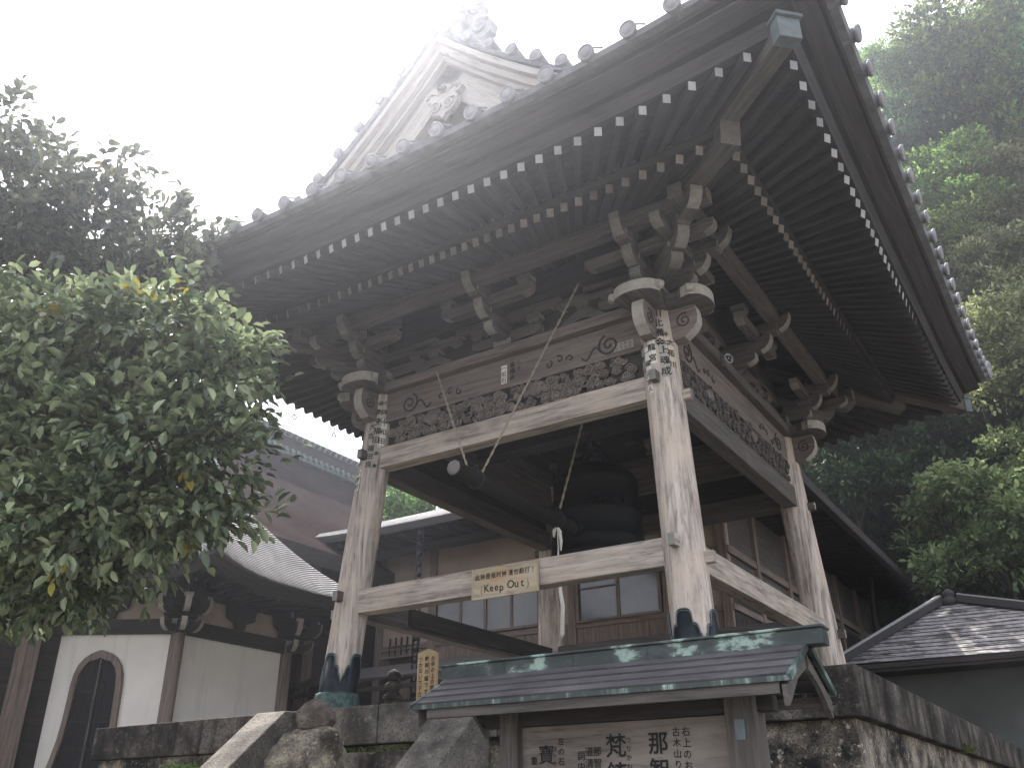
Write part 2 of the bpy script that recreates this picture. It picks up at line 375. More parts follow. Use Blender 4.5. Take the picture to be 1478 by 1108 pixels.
# ================================================================== BELL TOWER
PZ = -.15                                     # top of the stone terrace
def ax(z): return 2.0-.059*z                  # half spacing of the pillar axes
def ay(z): return 2.17-.059*z
T = thing('bell_tower', 'tall open wooden bell tower with four leaning pillars and a tiled hip-and-gable roof', 'bell tower', (0, 0, PZ))
def PR(z): return .189-.003*z
def slip(mb, sx, sy, th, z, wd, ht, text, size, ink=1, paper=0):
    """paper slip pasted on a pillar at angle th, bent round it"""
    def P(a, zz, e=.004): R = PR(zz)+e; return V((sx*ax(zz)+R*cos(a), sy*ay(zz)+R*sin(a), zz))
    n = 4; hw = wd/2/PR(z)
    if paper is not None: mb.grid(n, 2, lambda i, j: P(th+hw*(2*i-1), z+ht*(j-.5)), paper)
    k = len(text); pt = ht/k
    for i, ch in enumerate(text):
        vs, fs = glyphs(ch, .014)
        zc = z+ht/2-pt*(i+.5)
        mb.add([P(th+(a*size)/PR(zc), zc+b_*size, .0075) for a, b_ in vs], [(0, 0, 0)]*len(vs), fs, ink)
pillars = {}
for sx, sy in ((1, -1), (-1, -1), (1, 1), (-1, 1)):
    mb = MB(); zs = [PZ, .2, .6, 1.2, 1.8, 2.3, 2.7, 3.0, 3.3, 3.47]; seg = 40; ro = rnd.uniform(0, 40)
    ring = []
    for z in zs:
        for k in range(seg):
            a = 2*pi*k/seg
            R = PR(z)*(1+.012*noise.noise(V((cos(a)*1.5+sx*5, sin(a)*1.5+sy*3, z*1.4))))
            if z > 3.2: R = min(R, PR(z))
            ring.append((sx*ax(z)+R*cos(a), sy*ay(z)+R*sin(a), z))
    gs = [(ro+p[2], ro+(p[0]-sx*2)*1.0, ro+(p[1]-sy*2.17)*1.0) for p in ring]
    fs = [(i*seg+k, i*seg+(k+1) % seg, (i+1)*seg+(k+1) % seg, (i+1)*seg+k) for i in range(len(zs)-1) for k in range(seg)]
    mb.add(ring, gs, fs, 0, True)
    P = mb.build('pillar', W_PIL, T); pillars[(sx, sy)] = P
    # ornate bronze shoe: lobed upper edge, four lobes round the pillar
    sh = MB(); n = 144
    def edge(a):
        u = ((a/(pi/2)) % 1)*2-1; u = abs(u)
        pts = [(0, .458), (.22, .456), (.34, .446), (.42, .42), (.455, .385), (.465, .35), (.475, .335), (.51, .338), (.62, .333), (.72, .318), (.78, .285), (.80, .252), (.86, .248), (.91, .228), (.935, .195), (1, .18)]
        for (a0, b0), (a1, b1) in zip(pts, pts[1:]):
            if u <= a1: return b0+(b1-b0)*(u-a0)/(a1-a0)
        return .1
    vs = []; gs = []
    for k in range(n):
        a = 2*pi*k/n+.02; h = edge(a+pi/4)
        for z, e in ((.04, .012), (h, .010), (h, 0.0)):
            zz = z; R = PR(zz)+e; vs.append((sx*ax(zz)+R*cos(a), sy*ay(zz)+R*sin(a), zz)); gs.append((0, 0, 0))
    fs = [(3*k+i, 3*((k+1) % n)+i, 3*((k+1) % n)+i+1, 3*k+i+1) for k in range(n) for i in (0, 1)]
    sh.add(vs, gs, fs, 0, True); 
    for e0 in (0, .018):
        sh.tube([(sx*ax(edge(2*pi*k/n+.02+pi/4)-e0)+(PR(edge(2*pi*k/n+.02+pi/4))+.011)*cos(2*pi*k/n+.02), sy*ay(edge(2*pi*k/n+.02+pi/4)-e0)+(PR(.3)+.0125)*sin(2*pi*k/n+.02), edge(2*pi*k/n+.02+pi/4)-e0) for k in range(n+1)], .005 if e0 else .006, 5, 1)
    sh.build('metal_shoe', [SHOE, CAPC], P)
    lt = MB(); c0 = (sx*ax(0), sy*ay(0), PZ)
    lt.lathe([(.262, 0), (.266, .02), (.258, .05), (.235, .12), (.222, .19), (.218, .215), (.20, .222)], c0, 96, 0, rf=lambda t, h: 1+(.022*abs(sin(t*18)) if .01 < h < .2 else 0))
    lt.build('lotus_base', LOTUS, P)
sl = MB()
for th, z, wd, ht, tx, sz, ink, pp in ((-1.62, 3.03, .085, .36, '◎龍宮', .085, 1, 0), (-1.95, 2.93, .07, .26, '一福', .07, 1, 0), (-1.98, 2.66, .07, .24, '光宮人', .065, 1, 0), (-2.35, 2.95, .06, .42, '熊野川', .06, 1, 2),
        (-1.12, 3.24, .09, .46, '川北備金', .10, 1, None), (-.98, 2.86, .10, .36, '上魂成', .10, 1, 2), (-.55, 2.95, .07, .38, '大阪川', .08, 1, None), (-.75, 3.12, .06, .2, '本山', .06, 3, None)):
    sl = MB(); slip(sl, 1, -1, th, z, wd, ht, tx, sz, ink, pp); sl.build('paper_slip' if pp is not None else 'painted_name', [PAPER, INK, PAPERD, INKF], pillars[(1, -1)])
sl = MB()
for th, z, wd, ht, tx, sz, ink, pp in ((-1.0, 3.22, .07, .34, '金剛寺', .08, 1, None), (-.62, 3.23, .06, .34, '四国人', .06, 1, None), (-1.32, 2.98, .075, .24, '大吉', .08, 1, 2), (-.98, 2.98, .08, .34, '上福田', .085, 1, 2), (-.6, 2.97, .08, .34, '十和田', .08, 1, 0),
        (-1.2, 2.66, .08, .3, '福田良', .08, 1, 2), (-.8, 2.62, .06, .3, '寺本', .06, 1, 2), (-1.85, 2.63, .06, .2, '宮川', .055, 1, None), (-1.86, 2.39, .085, .26, '小岡村', .075, 1, 0)):
    sl = MB(); slip(sl, -1, -1, th, z, wd, ht, tx, sz, ink, pp); sl.build('paper_slip' if pp is not None else 'painted_name', [PAPER, INK, PAPERD, INKF], pillars[(-1, -1)])

def tie(z0, z1, t0, t1, side, mat, th=.176):
    """tie beam between two pillars with its tenons pegged through; side f,b,l,r"""
    zc = (z0+z1)/2; mb = MB()
    if side in 'fb':
        y = (-1 if side == 'f' else 1)*ay(zc); L = ax(zc)
        mb.box(-L+.12, L-.12, y-th/2, y+th/2, z0, z1, 'x'); e = L+.19+.085
        for q in (-1, 1): mb.box(min(q*(L-.125), q*e), max(q*(L-.125), q*e), y-.035, y+.035, t0, t1, 'x', 0, (1, 1))
    else:
        x = (-1 if side == 'l' else 1)*ax(zc); L = ay(zc)
        mb.box(x-th/2, x+th/2, -L+.12, L-.12, z0, z1, 'y'); e = L+.19+.085
        for q in (-1, 1): mb.box(x-.035, x+.035, min(q*(L-.125), q*e), max(q*(L-.125), q*e), t0, t1, 'y', 0, (1, 1))
    return mb
for sd_ in 'fblr':
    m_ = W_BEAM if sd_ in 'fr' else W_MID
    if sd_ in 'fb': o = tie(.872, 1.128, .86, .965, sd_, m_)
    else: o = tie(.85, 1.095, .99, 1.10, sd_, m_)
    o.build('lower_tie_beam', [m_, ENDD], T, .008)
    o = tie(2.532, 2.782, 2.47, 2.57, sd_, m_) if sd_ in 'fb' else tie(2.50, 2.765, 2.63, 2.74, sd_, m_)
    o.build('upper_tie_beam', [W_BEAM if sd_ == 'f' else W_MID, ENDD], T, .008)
# the second, dark board fixed to the inside of the left lower beam
mb = MB(); mb.box(-1.855, -1.79, -1.25, 1.9, .90, 1.085, 'y'); mb.build('inner_rail', W_DARK, T, .004)

# carved frieze panels
def carve(side):
    mb = MB(); z0, z1 = 2.785, 3.10; zc = 2.94
    R2 = random.Random(ord(side))
    L = (ax(zc) if side in 'fb' else ay(zc))-.18
    D = ay(zc) if side in 'fb' else ax(zc)
    sg = -1 if side in 'fl' else 1
    if side in 'fb': o, u, n = V((0, sg*D, 0)), V((1, 0, 0)), V((0, sg, 0))
    else: o, u, n = V((sg*D, 0, 0)), V((0, 1, 0)), V((sg, 0, 0))
    up = V((0, 0, 1)); g = 'x' if side in 'fb' else 'y'
    c = o+up*(z0+z1)/2; mb.frame(c, u, n, up, 2*L, .05, z1-z0, 1)
    x = -L+.06
    while x < L-.05:                           # rosettes of petals: ringed domes, three loose rows
        for row in range(3):
            zz = z0+.055+row*.10+R2.uniform(-.02, .02); r = R2.uniform(.045, .078); xx = x+R2.uniform(-.05, .05)+(.05 if row == 1 else 0)
            if abs(xx) > L-.05: continue
            pr_ = [(r, 0), (r*.98, .040), (r*.84, .055), (r*.72, .022), (r*.60, .060), (r*.50, .066), (r*.40, .034), (r*.24, .070), (r*.08, .078)]
            ph = R2.uniform(0, 6); k = R2.choice((5, 6, 8))
            mb.lathe(pr_, o+u*xx+up*zz+n*.022, 20, 0, n, rf=lambda t, h: 1+.10*sin(k*t+ph), sx=R2.uniform(.9, 1.3), sy=R2.uniform(.7, .95))
            mb.tube(spiral(o+u*xx+up*zz+n*.095, u, up, r*.8, 1.6, R2.choice((-1, 1)), 20, R2.uniform(0, 6)), .0085, 5, 0)
        x += R2.uniform(.115, .165)
    for i in range(64):                        # leaf and cloud tendrils
        xx = R2.uniform(-L+.1, L-.1); zz = R2.uniform(z0+.06, z1-.06)
        mb.tube(spiral(o+u*xx+up*zz+n*R2.uniform(.05, .075), u, up, R2.uniform(.03, .06), R2.uniform(.8, 1.5), R2.choice((-1, 1)), 14, R2.uniform(0, 6)), .012, 5, 2 if i % 3 == 0 else 0)
    for xx in (-.95, .42):                     # two paler beast figures
        for q_ in range(7):
            a_ = -.9+.3*q_; d_ = u*sin(a_)+up*cos(a_); b0 = o+u*xx+up*(z0+.12)+n*.05
            mb.tube([b0, b0+d_*.05+n*.035, b0+d_*.11+n*.04, b0+d_*(.155-.02*abs(a_))+n*.02], [.012, .024, .026, .010], 7, 2)
    return mb
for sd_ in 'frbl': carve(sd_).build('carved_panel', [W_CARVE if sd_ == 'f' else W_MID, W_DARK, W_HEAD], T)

# head beams with carved scrolls, and their scrolled noses past the corners
for sd_ in 'fbrl':
    mb = MB(); sg = -1 if sd_ in 'fl' else 1; zc = 3.28
    if sd_ in 'fb':
        y = sg*ay(zc); L = ax(zc); mb.box(-L+.1, L-.1, y-.1, y+.1, 3.103, 3.465, 'x'); o, u, n = V((0, y+sg*.102, 0)), V((1, 0, 0)), V((0, sg, 0))
    else:
        x = sg*ax(zc); L = ay(zc); mb.box(x-.1, x+.1, -L+.1, L-.1, 3.103, 3.465, 'y'); o, u, n = V((x+sg*.102, 0, 0)), V((0, 1, 0)), V((sg, 0, 0))
    up = V((0, 0, 1))
    for q in (-1, 1):
        c = o+u*(q*(L-.50))+up*3.26
        mb.tube(spiral(c, u, up, .125, 1.7, q, 40, 1.9), .012, 6, 1)
        mb.tube([c+u*(-q*(.10+.02*i))+up*(.06*sin(i*.55)-.05) for i in range(12)], .011, 6, 1)
        for k in range(3): mb.tube(spiral(c+u*(-q*(.46+.13*k))+up*(-.03+.03*(k % 2)), u, up, .05, .9, -q, 14, k), .009, 5, 1)
    mb.build('head_beam', [W_HEAD, W_DARK], T, .006)
sl = MB(); yb = -ay(3.28)-.1035
for x, z, wd, ht, tx, sz, ink, pp in ((.02, 3.27, .075, .22, '一坂石', .07, 1, 0), (.13, 3.28, .07, .24, '金福寺', .075, 1, None), (.21, 3.29, .06, .2, '大本山', .06, 3, None), (1.47, 3.20, .22, .09, None, 0, 1, 2)):
    sl = MB()
    if pp is not None: sl.box(x-wd/2, x+wd/2, yb-.0015, yb, z-ht/2, z+ht/2, 'z', pp)
    if tx: sl.column(tx, sz, (x, yb-.004, z+ht/2-sz*.55), (1, 0, 0), (0, 0, 1), ink, .01, 1.05)
    else:
        for i, ch in enumerate('川小本山'): sl.text(ch, .042, (x-.075+.05*i, yb-.004, z+.02), (1, 0, 0), (0, 0, 1), 1, .004)
        for i, ch in enumerate('日光大久'): sl.text(ch, .042, (x-.075+.05*i, yb-.004, z-.024), (1, 0, 0), (0, 0, 1), 1, .004)
    sl.build('paper_slip' if pp is not None else 'painted_name', [PAPER, INK, PAPERD, INKF], [o_ for o_ in T.children if o_.name == 'head_beam'][0])
def nose_profile():
    # (outward, z) closed outline of a scrolled beam nose: the outer edge is a curled end-grain face
    p = [(0, 3.12), (.10, 3.115), (.155, 3.13)]
    ids = len(p)
    p += [(.20, 3.16), (.255, 3.20), (.295, 3.26), (.305, 3.33), (.30, 3.39), (.285, 3.45), (.27, 3.462)]
    return p+[(0, 3.462)], ids
NP, NI = nose_profile()
def nose(px, py, dx, dy, mat):
    """nose leaving a corner pillar at axis (px,py) in direction (dx,dy)"""
    mb = MB(); d = V((dx, dy, 0)); w_ = V((-dy, dx, 0))
    side = [0]*len(NP)
    for i in range(NI-1, len(NP)-2): side[i] = 1
    mb.prism(NP, V((px, py, 0))+d*.15-w_*.062, d, V((0, 0, 1)), w_, .124, 0, side)
    for q in (-1, 1):
        c = V((px, py, 3.31))+d*.315+w_*(q*.064)
        mb.tube(spiral(c, d, V((0, 0, 1)), .085, 1.6, 1, 30, 1.2), .008, 5, 2)
    return mb
def plate_nose(px, py, dx, dy):
    """end of the wall plate past the corner, cut to a swelling curve in plan"""
    d = V((dx, dy, 0)); w_ = V((-dy, dx, 0)); pts = []; n = 16
    for i in range(n+1):
        t = -1+2*i/n; pts.append((.50+.10*(1-abs(t)**2.2)-.05*max(0, abs(t)-.8)*5, t*.25))
    poly = [(-.05, -.17), (.28, -.17), (.36, -.215)]+pts+[(.36, .215), (.28, .17), (-.05, .17)]
    mb = MB(); N = len(poly); side = [0]*N
    for i in range(2, 2+n+2): side[i] = 1
    mb.prism(poly, V((px, py, 3.472)), d, w_, V((0, 0, 1)), .12, 0, side)
    # upturned lip that gives the end its saddle shape
    for q in (-1, 1): mb.tube([V((px, py, 3.535))+d*(.50-.02*i)+w_*(q*(.235+.012*i)) for i in range(4)], .045-.0, 8, 1)
    return mb
CX, CY = ax(3.3), ay(3.3)
for sx in (-1, 1):
    for sy in (-1, 1):
        nose(sx*CX, sy*CY, sx, 0, 0).build('beam_nose', [W_HEAD, ENDG, W_DARK], T)
        nose(sx*CX, sy*CY, 0, sy, 0).build('beam_nose', [W_HEAD, ENDG, W_DARK], T)
        plate_nose(sx*CX, sy*CY, sx, 0).build('plate_nose', [W_MID, ENDG], T, .006)
        plate_nose(sx*CX, sy*CY, 0, sy).build('plate_nose', [W_MID, ENDG], T, .006)
for sy in (-1, 1):
    mb = MB(); mb.box(-CX-.17, CX+.17, sy*CY-.19, sy*CY+.19, 3.468, 3.585, 'x'); mb.build('wall_plate', W_HEAD if sy < 0 else W_MID, T, .006)
for sx in (-1, 1):
    mb = MB(); mb.box(sx*CX-.19, sx*CX+.19, -CY+.192, CY-.192, 3.468, 3.585, 'y'); mb.build('wall_plate', W_MID, T, .006)

# ---- bracket sets
UP = V((0, 0, 1))
def block(mb, c, d, s_=.20, h=.12, z=0):
    """bearing block with tapered foot, centred c (x,y), base at z"""
    d = V(d); w_ = V((-d.y, d.x, 0)); c = V((c[0], c[1], z))
    mb.frame(c+UP*(h*.72), d, w_, UP, s_, s_, h*.56, 0, 1)
    ro = rnd.uniform(0, 40); vs = []; gs = []
    for zz, k in ((0, .36), (h*.44, .5)):
        for a, b_ in ((-1, -1), (1, -1), (1, 1), (-1, 1)):
            vs.append(c+d*(a*s_*k)+w_*(b_*s_*k)+UP*zz); gs.append((ro+a*s_, ro+b_*s_, zz))
    mb.add(vs, gs, [(0, 3, 2, 1), (0, 1, 5, 4), (1, 2, 6, 5), (2, 3, 7, 6), (3, 0, 4, 7)], 0)
def arm(mb, c, d, l0, l1, z, h=.14, wd=.12):
    """boat-shaped bracket arm from -l0 to l1 along d; rounded pale ends"""
    d = V(d).normalized(); w_ = V((-d.y, d.x, 0)); poly = []; n = 5
    def end(L, sg):
        return [(sg*(L-.16+.16*sin(i*pi/2/n)), h*.52-h*.52*cos(i*pi/2/n)) for i in range(n+1)]+[(sg*L, h)]
    e1 = end(l1, 1); e0 = end(l0, -1) if l0 > 0 else [(0, 0), (0, h)]
    poly = e1+e0[::-1]
    side = [0]*len(poly)
    for i in range(1, len(e1)-1): side[i] = 1
    if l0 > 0:
        for i in range(len(e1), len(poly)-2): side[i] = 1
    mb.prism(poly, V((c[0], c[1], z))-w_*(wd/2), d, UP, w_, wd, 0, side)
def tailnose(mb, c, d, l0, l1, z, h=.17, wd=.115, rise=.10):
    """projecting arm that ends in an upswept curled tail with a pale end face"""
    d = V(d).normalized(); w_ = V((-d.y, d.x, 0))
    poly = [(l0, 0), (l1-.20, 0), (l1-.13, -.005), (l1-.07, .02), (l1-.025, .065), (l1, .12), (l1+.012, h+rise), (l1-.06, h+rise-.01), (l1-.10, h+.02), (l1-.2, h), (l0, h)]
    mb.prism(poly, V((c[0], c[1], z))-w_*(wd/2), d, UP, w_, wd, 0, [0, 0, 1, 1, 1, 1, 0, 0, 0, 0, 0])
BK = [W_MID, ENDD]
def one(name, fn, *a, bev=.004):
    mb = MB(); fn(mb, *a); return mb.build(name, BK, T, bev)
for sx in (-1, 1):
    for sy in (-1, 1):
        cx, cy = sx*CX, sy*CY; dX, dY, dD = V((sx, 0, 0)), V((0, sy, 0)), V((sx, sy, 0)).normalized(); c = (cx, cy); px, py = cx+sx*.42, cy+sy*.42
        one('great_block', block, c, dX, .34, .17, 3.588)
        one('bracket_arm', arm, c, dX, .62, .46, 3.70); one('bracket_arm', arm, c, dY, .62, .46, 3.702); one('bracket_arm', arm, c, dD, .2, .66, 3.704, .14, .13)
        one('bracket_tail', tailnose, c, dX, .1, .62, 3.83); one('bracket_tail', tailnose, c, dY, .1, .62, 3.832); one('bracket_tail', tailnose, c, dD, .1, .86, 3.834, .17, .125)
        for d_, L in ((dX, .40), (dY, .40), (dD, .56)):
            one('bearing_block', block, (cx+d_.x*L, cy+d_.y*L), d_, .17, .11, 3.842, bev=0); one('bearing_block', block, (cx+d_.x*(L+.26), cy+d_.y*(L+.26)), d_, .17, .10, 4.0, bev=0)
        for d_ in (dX, dY): one('bearing_block', block, (cx-d_.x*.52, cy-d_.y*.52), d_, .17, .10, 3.845, bev=0)
        one('bracket_arm', arm, (cx, py), dX, .55, .86, 3.955, .13, .11); one('bracket_arm', arm, (px, cy), dY, .55, .86, 3.957, .13, .11)
        one('bracket_arm', arm, c, dX, .8, .2, 3.95, .13, .11); one('bracket_arm', arm, c, dY, .8, .2, 3.952, .13, .11)
        one('bracket_tail', tailnose, c, dX, .2, .86, 4.04, .13, .11, .07); one('bracket_tail', tailnose, c, dY, .2, .86, 4.042, .13, .11, .07); one('bracket_tail', tailnose, c, dD, .2, 1.22, 4.03, .15, .125, .09)
for d_, w_, D in ((V((0, -1, 0)), V((1, 0, 0)), CY), (V((0, 1, 0)), V((1, 0, 0)), CY), (V((1, 0, 0)), V((0, 1, 0)), CX), (V((-1, 0, 0)), V((0, 1, 0)), CX)):
    c = d_*D
    one('great_block', block, c, d_, .24, .12, 3.588)
    one('bracket_arm', arm, c, d_, .3, .40, 3.69, .13); one('bracket_arm', arm, c, w_, .46, .46, 3.692, .13)
    one('bracket_arm', arm, c+d_*.42, w_, .60, .60, 3.955, .13, .11); one('bracket_arm', arm, c, w_, .7, .7, 3.95, .13, .11)
    one('bracket_tail', tailnose, c, d_, 0, .60, 3.82, .15); one('bracket_tail', tailnose, c, d_, 0, .84, 4.03, .13, .11, .06)
    for q in (-.38, .38): one('bearing_block', block, c+w_*q, w_, .16, .10, 3.835, bev=0); one('bearing_block', block, c+w_*(q*1.35)+d_*.42, w_, .16, .10, 4.085, bev=0)
    one('bearing_block', block, c+d_*.36, d_, .16, .10, 3.84, bev=0); one('bearing_block', block, c+d_*.62, d_, .16, .09, 4.0, bev=0)
    n_ = 1.0 if abs(d_.y) > .5 else 1.08
    for q in (-n_, n_):                                     # frog-leg struts
        mb = MB(); pl = []
        for i in range(13):
            t = -1+i/6; pl.append((t*.34, .02+.20*(1-abs(t)**1.6)))
        inn = [(t_*.20, .005+.10*(1-abs(t_/1)**2)) for t_ in [x/6 for x in range(6, -7, -1)]]
        mb.prism([(-.34, 0)]+pl+[(.34, 0), (.22, 0)]+inn+[(-.22, 0)], c+w_*q+UP*3.588-d_*.04, w_, UP, d_, .11, 0, 0)
        mb.build('frog_leg_strut', [W_MID, ENDD], T)
        one('bearing_block', block, c+w_*q+d_*.01, w_, .16, .09, 3.80, bev=0)
        one('bracket_arm', arm, c+w_*q, w_, .34, .34, 3.885, .12, .11, bev=0)
    mb = MB(); L = (CX if abs(d_.y) > .5 else CY)
    a0 = c-w_*(L-.03)-d_*.06; a1 = c+w_*(L-.03)-d_*.06
    mb.frame((a0+a1)/2+UP*4.1, w_, d_, UP, (a1-a0).length, .03, 1.0, 0); mb.build('infill_board', W_DARK, T)
    mb = MB(); zz = 4.16 if abs(d_.y) > .5 else 4.153
    mb.frame(c+UP*zz, w_, d_, UP, 2*L+.9, .12, .15, 0, 1); mb.build('wall_purlin', [W_DARK, ENDD], T)
    mb = MB(); zz = 4.205 if abs(d_.y) > .5 else 4.198
    mb.frame(c+d_*.66+UP*zz, w_, d_, UP, 2*L+2*.66+.5, .15, .16, 0, 1); mb.build('eave_purlin', [W_MID, ENDD], T, .01)
# round crest disc on the right-hand wall plate
mb = MB(); c = V((CX+.20, -.62, 3.50)); N_ = V((.86, -.5, 0)).normalized()
mb.lathe([(.055, -.10), (.06, 0), (.06, .012), (.052, .014), (.05, .006), (.001, .006)], c+N_*.08, 28, 0, N_)
sd2 = N_.cross(UP); pu = UP
for q in range(3):
    a = q*2*pi/3
    pts = [c+N_*.09+(sd2*cos(a+t*.42)+pu*sin(a+t*.42))*(.034-.0035*t) for t in range(7)]
    mb.tube(pts, [.013, .012, .010, .008, .006, .004, .002], 6, 1)
mb.build('crest_disc', [RAFEND, INK], T)

# ---- rafters: two fanned tiers
def zc(t, z0, k): return z0+k*abs(t)**3
def fan(n, hb, d, g):
    s_ = (2*hb-2*d)/(n-1); r_ = []
    for i in range(n):
        t = 1-(d+s_*i)/hb; r_.append(hb*(t+g*(t**3-t)))
    return r_
OX, OY, IX, IY = 3.88, 4.05, 3.138, 3.308
def tiers(n, ho, hi): return list(zip(fan(n, ho, .226, .128), fan(n, hi, .2, .126)))
raf = []      # (outer end, inner-tier end)
for sgn, axis in ((-1, 'y'), (1, 'x'), (-1, 'x'), (1, 'y')):
    if axis == 'y':
        for a, b_ in tiers(38, OX, IX): raf.append((V((a, sgn*OY, zc(a/OX, 4.088, .168))), V((b_, sgn*IY, zc(b_/IX, 4.116, .06))), sgn, axis))
    else:
        for a, b_ in tiers(40, OY, IY): raf.append((V((sgn*OX, a, zc(a/OY, 4.088, .168))), V((sgn*IX, b_, zc(b_/IY, 4.116, .06))), sgn, axis))
rest_f, rest_b = MB(), MB(); cnt = 0
def order(r): return -(r[0].x*.35-r[0].y*.6)
for i, (po, pi_, sgn, axis) in enumerate(sorted(raf, key=order)):
    dxy = V((po.x-pi_.x, po.y-pi_.y, 0)); L = dxy.length; dn = dxy/L
    lift = .185
    qi = pi_-dn*.06+UP*(lift+.012)                              # flying rafter starts above the batten on the base tier
    first = cnt < 100
    fm, bm_ = (MB(), MB()) if first else (rest_f, rest_b)
    fm.beam(qi, po, .064, .082, mi=0, ends=(0, 1))
    # base rafter: straight in to the wall line
    run = (IY-1.84)/max(.2, abs(dn.y)) if axis == 'y' else (IX-1.67)/max(.2, abs(dn.x))
    bm_.beam(pi_-dn*run+UP*(.30*run), pi_, .068, .086, mi=0, ends=(0, 2))
    if first:
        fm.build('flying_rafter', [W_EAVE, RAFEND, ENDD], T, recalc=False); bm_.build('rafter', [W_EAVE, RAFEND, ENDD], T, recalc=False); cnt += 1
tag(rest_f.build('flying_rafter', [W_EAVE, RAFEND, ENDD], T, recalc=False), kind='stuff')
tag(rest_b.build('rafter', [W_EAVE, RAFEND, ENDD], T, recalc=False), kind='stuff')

# ---- swept eave members: battens, fascias, eave tiles (four sides mitred at the corners)
def eave_pt(side, t, off, z, rise, base=3.88):
    E_ = base+off; F_ = E_+.17; z = z+rise*abs(t)**3
    return {'f': (t*E_, -F_, z), 'b': (-t*E_, F_, z), 'r': (E_, t*F_, z), 'l': (-E_, -t*F_, z)}[side]
def eave_strip(name, prof, rise, mats, n=28, parent=T, smooth=False):
    for sd_ in 'frbl':
        mb = MB(); ts = [-1+2*i/n for i in range(n+1)]
        path = [(lambda a, b_, t=t: eave_pt(sd_, t, a, b_, rise)) for t in ts]
        mb.sweep(prof, path); mb.build(name, mats, parent)
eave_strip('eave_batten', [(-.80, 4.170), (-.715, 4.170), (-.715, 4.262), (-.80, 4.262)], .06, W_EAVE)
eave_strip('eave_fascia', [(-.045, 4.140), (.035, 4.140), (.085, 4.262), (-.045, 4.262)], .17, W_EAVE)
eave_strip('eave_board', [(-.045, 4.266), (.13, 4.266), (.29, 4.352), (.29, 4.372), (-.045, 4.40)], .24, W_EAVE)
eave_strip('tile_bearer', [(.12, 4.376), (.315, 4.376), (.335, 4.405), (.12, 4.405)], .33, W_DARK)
# soffit boards above the rafters
mb = MB()
for sd_ in 'frbl':
    def s1(i, j):
        t = -1+2*i; off = lerp(-2.3, -.72, j); z = 4.116+.05+.30*(-.742-off)
        return eave_pt(sd_, t, off, z, .06*j)
    def s2(i, j):
        t = -1+2*i; off = lerp(-.80, -.03, j); z = lerp(4.375, 4.14, j)
        return eave_pt(sd_, t, off, z, lerp(.05, .17, j))
    mb.grid(20, 4, s1); mb.grid(20, 3, s2)
mb.build('soffit_boards', W_EAVE, T, recalc=False)
# hip rafters
for sx in (-1, 1):
    for sy in (-1, 1):
        mb = MB()
        mb.beam((sx*1.7, sy*1.87, 4.56), (sx*3.20, sy*3.36, 4.185), .19, .24, ends=1)
        mb.beam((sx*2.9, sy*3.07, 4.46), (sx*3.93, sy*4.10, 4.275), .17, .22, ends=1)
        h = mb.build('hip_rafter', [W_MID, ENDD], T, .008)
        cp = MB(); d = V((sx, sy, 0)).normalized(); w_ = V((-d.y, d.x, 0)); c = V((sx*3.955, sy*4.125, 4.255))
        cp.frame(c-d*.04, d, w_, UP, .11, .19, .21); cp.frame(c+UP*.115-d*.03, d, w_, UP, .15, .225, .035); cp.build('copper_cap', CAPC, h, .006)
# rings hanging under the left and right eaves
for y in (-3.2, -2.3, -1.35, -.55, .35, 1.2):
    mb = MB(); c = V((-4.03, y, 4.06)); mb.tube([c+V((0, .035*cos(a), -.04+.035*sin(a))) for a in [k*2*pi/12 for k in range(13)]], .009, 5)
    mb.tube([c+V((0, 0, -.005)), c+V((0, 0, .10))], .008, 5); mb.build('gutter_hook', BLACK, T)

# ---- roof: hip-and-gable
EX, EY = 4.29, 4.46
def F(d): return 4.425+2.74*(min(1, max(0, d/4.29))**1.70)
def rise(t, d): return .34*abs(t)**3*max(0, 1-d/2.0)
VY = 3.45       # gable verge plane
GD = 1.55       # inset of the gable foot
def slope_pt(sx, d, y):
    hy = EY-d if d < EY-VY else VY
    hy = max(hy, VY) if d >= EY-VY else hy
    return V((sx*(EX-d), y*hy, F(d)+rise(y*hy/EY, d)))
roof = MB()
ds = [0, .15, .35, .6, .85, EY-VY, 1.2, 1.5, 1.9, 2.3, 2.7, 3.1, 3.5, 3.9, 4.29]
def dmap(j): k = j*(len(ds)-1); i = min(int(k), len(ds)-2); return lerp(ds[i], ds[i+1], k-i)
for sx in (-1, 1): roof.grid(30, len(ds)-1, lambda i, j: slope_pt(sx, dmap(j), -1+2*i), 0)
for sy in (-1, 1):
    roof.grid(30, 8, lambda i, j: V(((-1+2*i)*(EX-j*GD), sy*(EY-j*GD), F(j*GD)+rise((-1+2*i)*(EX-j*GD)/EX, j*GD)-.003)), 0)
R = roof.build('roof', TILE, T, recalc=False)
tl = MB(); disc = [(.066, -.01), (.074, -.005), (.075, .02), (.066, .026), (.062, .017), (.046, .017), (.044, .021), (.001, .021)]
pitch = .385
for sx in (-1, 1):
    k = 0
    for k in range(-11, 12):
        y = k*pitch+.06; dm = max(0, EY-abs(y)) if abs(y) > VY else 4.1
        if dm < .15: continue
        n = max(3, int(dm/.3)); pts = []
        for i in range(n+1):
            d = -.05+(dm+.05)*i/n; pts.append(V((sx*(EX-d), y, F(max(0, d))+rise(y/EY, max(0, d))+.045)))
        tl.tube(pts, .062, 10, 0)
        a = pts[0]; tl.lathe(disc, a, 18, 1, V((sx, 0, -.18)))
